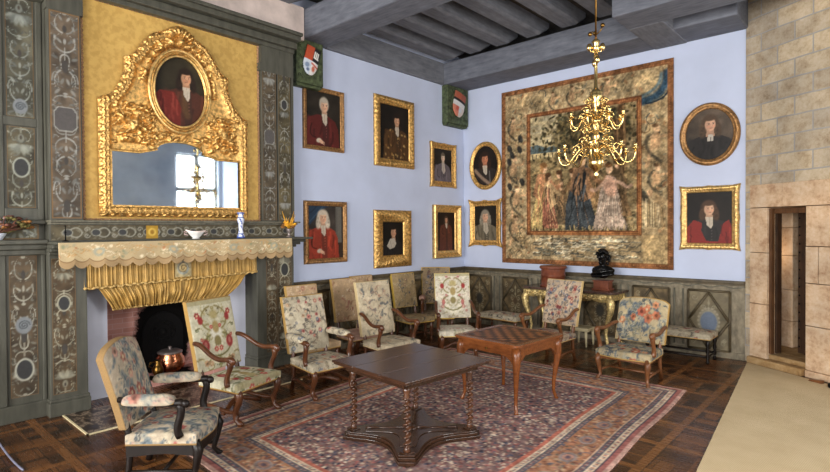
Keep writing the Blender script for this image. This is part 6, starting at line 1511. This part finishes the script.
# red brown round box, bust, little white stool
bx = thing('round_box', 'tall round red brown wooden box at the left end of the gilt console', 'box', (2.45, -.42, HT))
MB().lathe([(.0, 0), (.24, 0), (.25, .012), (.245, .03), (.225, .04), (.225, .20), (.235, .205), (.235, .225), (.225, .23), (.225, .34), (.21, .36), (.0, .365)], n=36).build('body', 'redbox', bx)
m = MB(); m.lathe([(.215, .335), (.255, .345), (.26, .375), (.245, .395), (.0, .40)], n=36); m.build('lid', 'redbox', bx)
bu = thing('bust', 'black bronze bust on a brown wood plinth on the gilt console', 'bust', (3.42, -.40, HT))
m = MB(); m.box((-.16, -.12, 0), (.16, .12, .03)); m.box((-.135, -.10, .03), (.135, .10, .15)); m.box((-.15, -.115, .15), (.15, .115, .175)); m.build('plinth', 'redbox', bu, bevel=.006)
me = bpy.data.meshes.new('figure')
sv = [(0, 0, .20), (0, 0, .28), (0, 0, .36), (0, -.01, .44), (0, -.02, .50), (0, -.035, .60), (0, -.03, .68), (.12, 0, .35), (.19, .0, .30), (-.12, 0, .35), (-.19, 0, .30)]
se = [(0, 1), (1, 2), (2, 3), (3, 4), (4, 5), (5, 6), (2, 7), (7, 8), (2, 9), (9, 10)]
sr = [(.085, .07), (.13, .10), (.12, .095), (.058, .058), (.065, .07), (.088, .105), (.07, .085), (.085, .085), (.07, .075), (.085, .085), (.07, .075)]
me.from_pydata(sv, se, []); fig = bpy.data.objects.new('bust_figure', me); C.objects.link(fig); fig.parent = bu; me.materials.append(M['bronze'])
fig.modifiers.new('skin', 'SKIN').use_smooth_shade = True
for i, q in enumerate(sr): me.skin_vertices[0].data[i].radius = q
me.skin_vertices[0].data[0].use_root = True
md = fig.modifiers.new('sub', 'SUBSURF'); md.levels = 2; md.render_levels = 2
m = MB()
m.tube([(0, -.135, .635), (0, -.155, .585), (0, -.13, .57)], [.012, .022, .014], 8); m.ball((0, -.125, .535), (.035, .022, .013), 8); m.ball((0, -.12, .50), (.035, .03, .028), 8)
for s_ in (-1, 1): m.ball((s_ * .036, -.122, .625), (.018, .014, .012), 8); m.ball((s_ * .04, -.128, .648), (.03, .014, .010), 8); m.ball((s_ * .09, -.03, .60), (.014, .025, .035), 8)
m.build('face', 'bronze', bu)
m = MB(); rr = random.Random(6)
for k in range(60):
    a = rr.uniform(0, 2 * PI); e = rr.uniform(.05, 1.4); q = Vector((math.cos(a) * math.cos(e), math.sin(a) * math.cos(e), math.sin(e)))
    if q.y < -.55 and q.z < .5: continue
    m.ball((q.x * .095, -.03 + q.y * .11, .63 + q.z * .10), (.026, .026, .022), 6)
for k in range(26): a = rr.uniform(.3, PI - .3); m.ball((.10 * math.cos(a), .05 + .04 * math.sin(a), rr.uniform(.47, .62)), (.03, .03, .03), 6)
m.build('hair', 'bronze', bu)
m = MB(); m.tube(bez((-.20, -.02, .27), (-.12, -.14, .30), (.10, -.13, .36), (.2, -.0, .36), 10), .03, 7); m.tube(bez((-.17, -.05, .24), (-.06, -.14, .24), (.10, -.13, .28), (.2, -.02, .30), 10), .028, 7); m.build('drapery', 'bronze', bu)
ws = thing('small_white_stool', 'small low cream painted stool under the gilt console', 'stool', (3.13, -.62, 0))
m = MB(); m.box((-.16, -.17, .27), (.18, .17, .33)); m.build('seat', 'cream', ws, bevel=.015)
for sx in (-1, 1):
    for sy in (-1, 1): m = MB(); m.tube([(sx * .13, sy * .14, .28), (sx * .135, sy * .145, .15), (sx * .14, sy * .15, 0)], [.025, .022, .016], 8); m.build('leg', 'cream', ws)

# ------------------------------------------------------------------ carpet, mat and small things on the floor
def rug():
    W, H = 3.72, 5.25
    P = Paint(W, H, .0155, (124, 98, 94)); rr = random.Random(9)
    X, Y = P.X, P.Y; D = np.minimum(np.minimum(X, W - X), np.minimum(Y, H - Y))
    def band(a, b_, col, al=1.0):
        k = ((D >= a) & (D < b_))[..., None] * al; P.a = P.a * (1 - k) + np.array(col) / 255 * k
    # field: crowded small motifs on navy
    P.mottle(.10, .12, 2)
    fld = [(142, 88, 80), (66, 66, 82), (172, 136, 116), (186, 160, 138), (116, 72, 72), (84, 86, 102), (160, 112, 98), (52, 50, 66), (198, 178, 152), (208, 190, 164), (164, 92, 86)]
    for k in range(9000):
        x, y = rr.uniform(.6, W - .6), rr.uniform(.6, H - .6); P.ell(x, y, rr.uniform(.010, .026), rr.uniform(.009, .018), rr.choice(fld), rr.uniform(0, 3), .25, .95)
    band(0, .69, (166, 112, 80))
    for k in range(4200):
        s_ = rr.randrange(4); q = rr.uniform(.24, .54); t_ = rr.random()
        x, y = ((t_ * W, q), (t_ * W, H - q), (q, t_ * H), (W - q, t_ * H))[s_]
        P.ell(x, y, rr.uniform(.012, .032), rr.uniform(.009, .02), rr.choice([(178, 134, 102), (120, 74, 64), (92, 90, 102), (188, 160, 126), (142, 92, 74), (108, 96, 84)]), rr.uniform(0, 3), .35, .85)
    def med(x, y, vert):
        a, b_ = (.085, .125) if vert else (.125, .085)
        P.ell(x, y, a * .92, b_ * .92, (200, 172, 140), 0, .1, .8); P.ell(x, y, a * .80, b_ * .80, (96, 96, 110), 0, .3); P.ell(x, y, a * .6, b_ * .6, (168, 120, 98), 0, .2); P.ell(x, y, a * .3, b_ * .3, (96, 80, 90), 0, .4)
        for s_ in (-1, 1): P.ell(x + (0 if vert else s_ * .21), y + (s_ * .21 if vert else 0), .04, .04, (186, 150, 114), 0, .5, .6); P.ell(x + (0 if vert else s_ * .21), y + (s_ * .21 if vert else 0), .022, .022, (140, 84, 72), 0, .5, .7)
    for k in range(10): yy = .39 + k * (H - .78) / 9; med(.39, yy, True); med(W - .39, yy, True)
    for k in range(1, 7): xx = .39 + k * (W - .78) / 7; med(xx, .39, False); med(xx, H - .39, False)
    band(0, .045, (188, 146, 130)); band(.045, .085, (158, 94, 86)); band(.085, .10, (72, 66, 84)); band(.10, .165, (206, 182, 150)); band(.165, .23, (90, 88, 98)); band(.225, .235, (196, 160, 128))
    band(.545, .555, (200, 166, 134)); band(.555, .61, (92, 90, 98)); band(.61, .672, (204, 182, 152)); band(.672, .715, (186, 104, 84)); band(.715, .725, (74, 66, 80))
    per = 2 * (W + H); n = 430
    for k in range(n):
        for (q, cs, r) in ((.132, [(150, 80, 70), (96, 92, 108)], .016), (.195, [(178, 140, 116), (150, 84, 76)], .016), (.582, [(178, 146, 124), (150, 94, 84)], .014), (.640, [(158, 92, 80), (98, 96, 108)], .014)):
            L = [(q, q), (W - q, q), (W - q, H - q), (q, H - q)]; t = k / n * (2 * (W + H - 4 * q)); 
            ed = [W - 2 * q, H - 2 * q, W - 2 * q, H - 2 * q]; j = 0
            while j < 3 and t > ed[j]: t -= ed[j]; j += 1
            a, b_ = L[j], L[(j + 1) % 4]; f = min(1, t / ed[j]); P.ell(a[0] + (b_[0] - a[0]) * f + rr.uniform(-.008, .008), a[1] + (b_[1] - a[1]) * f + rr.uniform(-.012, .012), r * .95, r * .85, cs[k % 2], rr.uniform(0, 3), .3, .8)
    P.mottle(.05, .10, 41); P.mottle(.025, .14, 42); P.mottle(.6, .10, 43)
    gl = P.a.mean(2, keepdims=True); P.a = (gl + (P.a - gl) * .85)
    fr, nr, fl, nl = (5.345, -2.33), (5.60, -7.60), (1.50, -2.42), (1.95, -7.52)
    g = MB()
    def fn(u, v):
        a = (nl[0] + (nr[0] - nl[0]) * u, nl[1] + (nr[1] - nl[1]) * u); b_ = (fl[0] + (fr[0] - fl[0]) * u, fl[1] + (fr[1] - fl[1]) * u)
        return (a[0] + (b_[0] - a[0]) * v + .010 * math.sin(v * 17) * (u > .5), a[1] + (b_[1] - a[1]) * v + .012 * math.sin(u * 11), RUG_Z)
    c = P.out(); nx, ny = P.nx, P.ny
    g.grid(fn, nx, ny, c)
    loop = [(i, 0) for i in range(nx)] + [(nx - 1, j) for j in range(1, ny)] + [(i, ny - 1) for i in range(nx - 2, -1, -1)] + [(0, j) for j in range(ny - 2, 0, -1)]
    n = len(loop); V = [fn(i / (nx - 1), j / (ny - 1)) for i, j in loop]; V2 = [(p[0], p[1], .0015) for p in V]; cc = [c[j, i] for i, j in loop]
    g.add(V + V2, [(i, (i + 1) % n, n + (i + 1) % n, n + i) for i in range(n)], 0, cc + cc)
    return tag(g.build('carpet', 'weave'), 'large oriental carpet with navy field and rust red borders under the tables', 'carpet')
rug()
b = MB()
b.prism([(5.63, -.22), (6.68, -.83), (8.9, -2.2), (8.9, -13), (6.9, -13), (6.06, -4.72)], .001, .016); tag(b.build('jute_mat', 'jute'), 'wide beige woven jute runner along the tower side of the floor', 'mat')
wd = thing('door_wedge', 'small brown wooden wedge on the jute runner by the tower foot', 'door wedge', (6.54, -.82, .016), -.5)
MB().prism([(-.09, 0), (.09, 0), (.09, .045), (-.07, .02)], -.03, .03, ((1, 0, 0), (0, 0, 1), (0, -1, 0))).build('wedge', 'honey', wd, bevel=.004)
dw = thing('dark_floor_weight', 'dark round weight on the jute runner at the right edge', 'weight', (6.75, -.98, .016))
MB().lathe([(0, 0), (.07, 0), (.075, .03), (.05, .055), (.0, .06)], n=18).build('body', 'iron', dw)
cr = MB(); cr.tube(bez((.70, -8.70, .10), (.90, -8.67, .05), (1.25, -8.68, .02), (1.62, -8.64, .012), 16), .010, 8)
M['palecord'] = simple('pale_lilac_cord', (104, 104, 122), .6, 0, .1, 20)
tag(cr.build('barrier_cord', 'palecord'), 'pale lilac cord hanging down to the parquet at the bottom left corner', 'cord')

# ------------------------------------------------------------------ light: daylight through the windows; two side ones are unseen and added
W_ = bpy.data.worlds.new('sky'); bpy.context.scene.world = W_; W_.use_nodes = True
bg = W_.node_tree.nodes['Background']; bg.inputs['Color'].default_value = (0.75, 0.85, 1.0, 1); bg.inputs['Strength'].default_value = 1.0
def window_light(name, loc, rot, sx, sy, power, col=(1.0, .97, .93)):
    l = bpy.data.lights.new(name, 'AREA'); l.shape = 'RECTANGLE'; l.size = sx; l.size_y = sy; l.energy = power; l.color = col
    o = bpy.data.objects.new(name, l); C.objects.link(o); o.location = loc; o.rotation_euler = rot; return o
for i, (a, c, z0, z1) in enumerate(WR): window_light('daylight_fill', (XR + .34, (a + c) / 2, (z0 + z1) / 2), (0, PI / 2, 0), z1 - z0, c - a, (145, 330, 60)[i])
for (a, c, z0, z1) in WF: window_light('daylight_fill', ((a + c) / 2, YF - .34, (z0 + z1) / 2), (PI / 2, 0, 0), c - a, z1 - z0, 640)
lp = bpy.data.lights.new('pier_fill', 'POINT'); lp.energy = 4; lp.color = (1, .72, .45); lp.shadow_soft_size = .08
lo = bpy.data.objects.new('pier_fill', lp); C.objects.link(lo); lo.location = TW @ Vector((-.05, .46, 1.7))

sc = bpy.context.scene
sc.view_settings.view_transform = 'Standard'; sc.view_settings.look = 'None'; sc.view_settings.exposure = 0.0; sc.view_settings.gamma = 1.0; sc.view_settings.use_curve_mapping = False
sc.cycles.use_denoising = True; sc.cycles.max_bounces = 8; sc.cycles.diffuse_bounces = 3
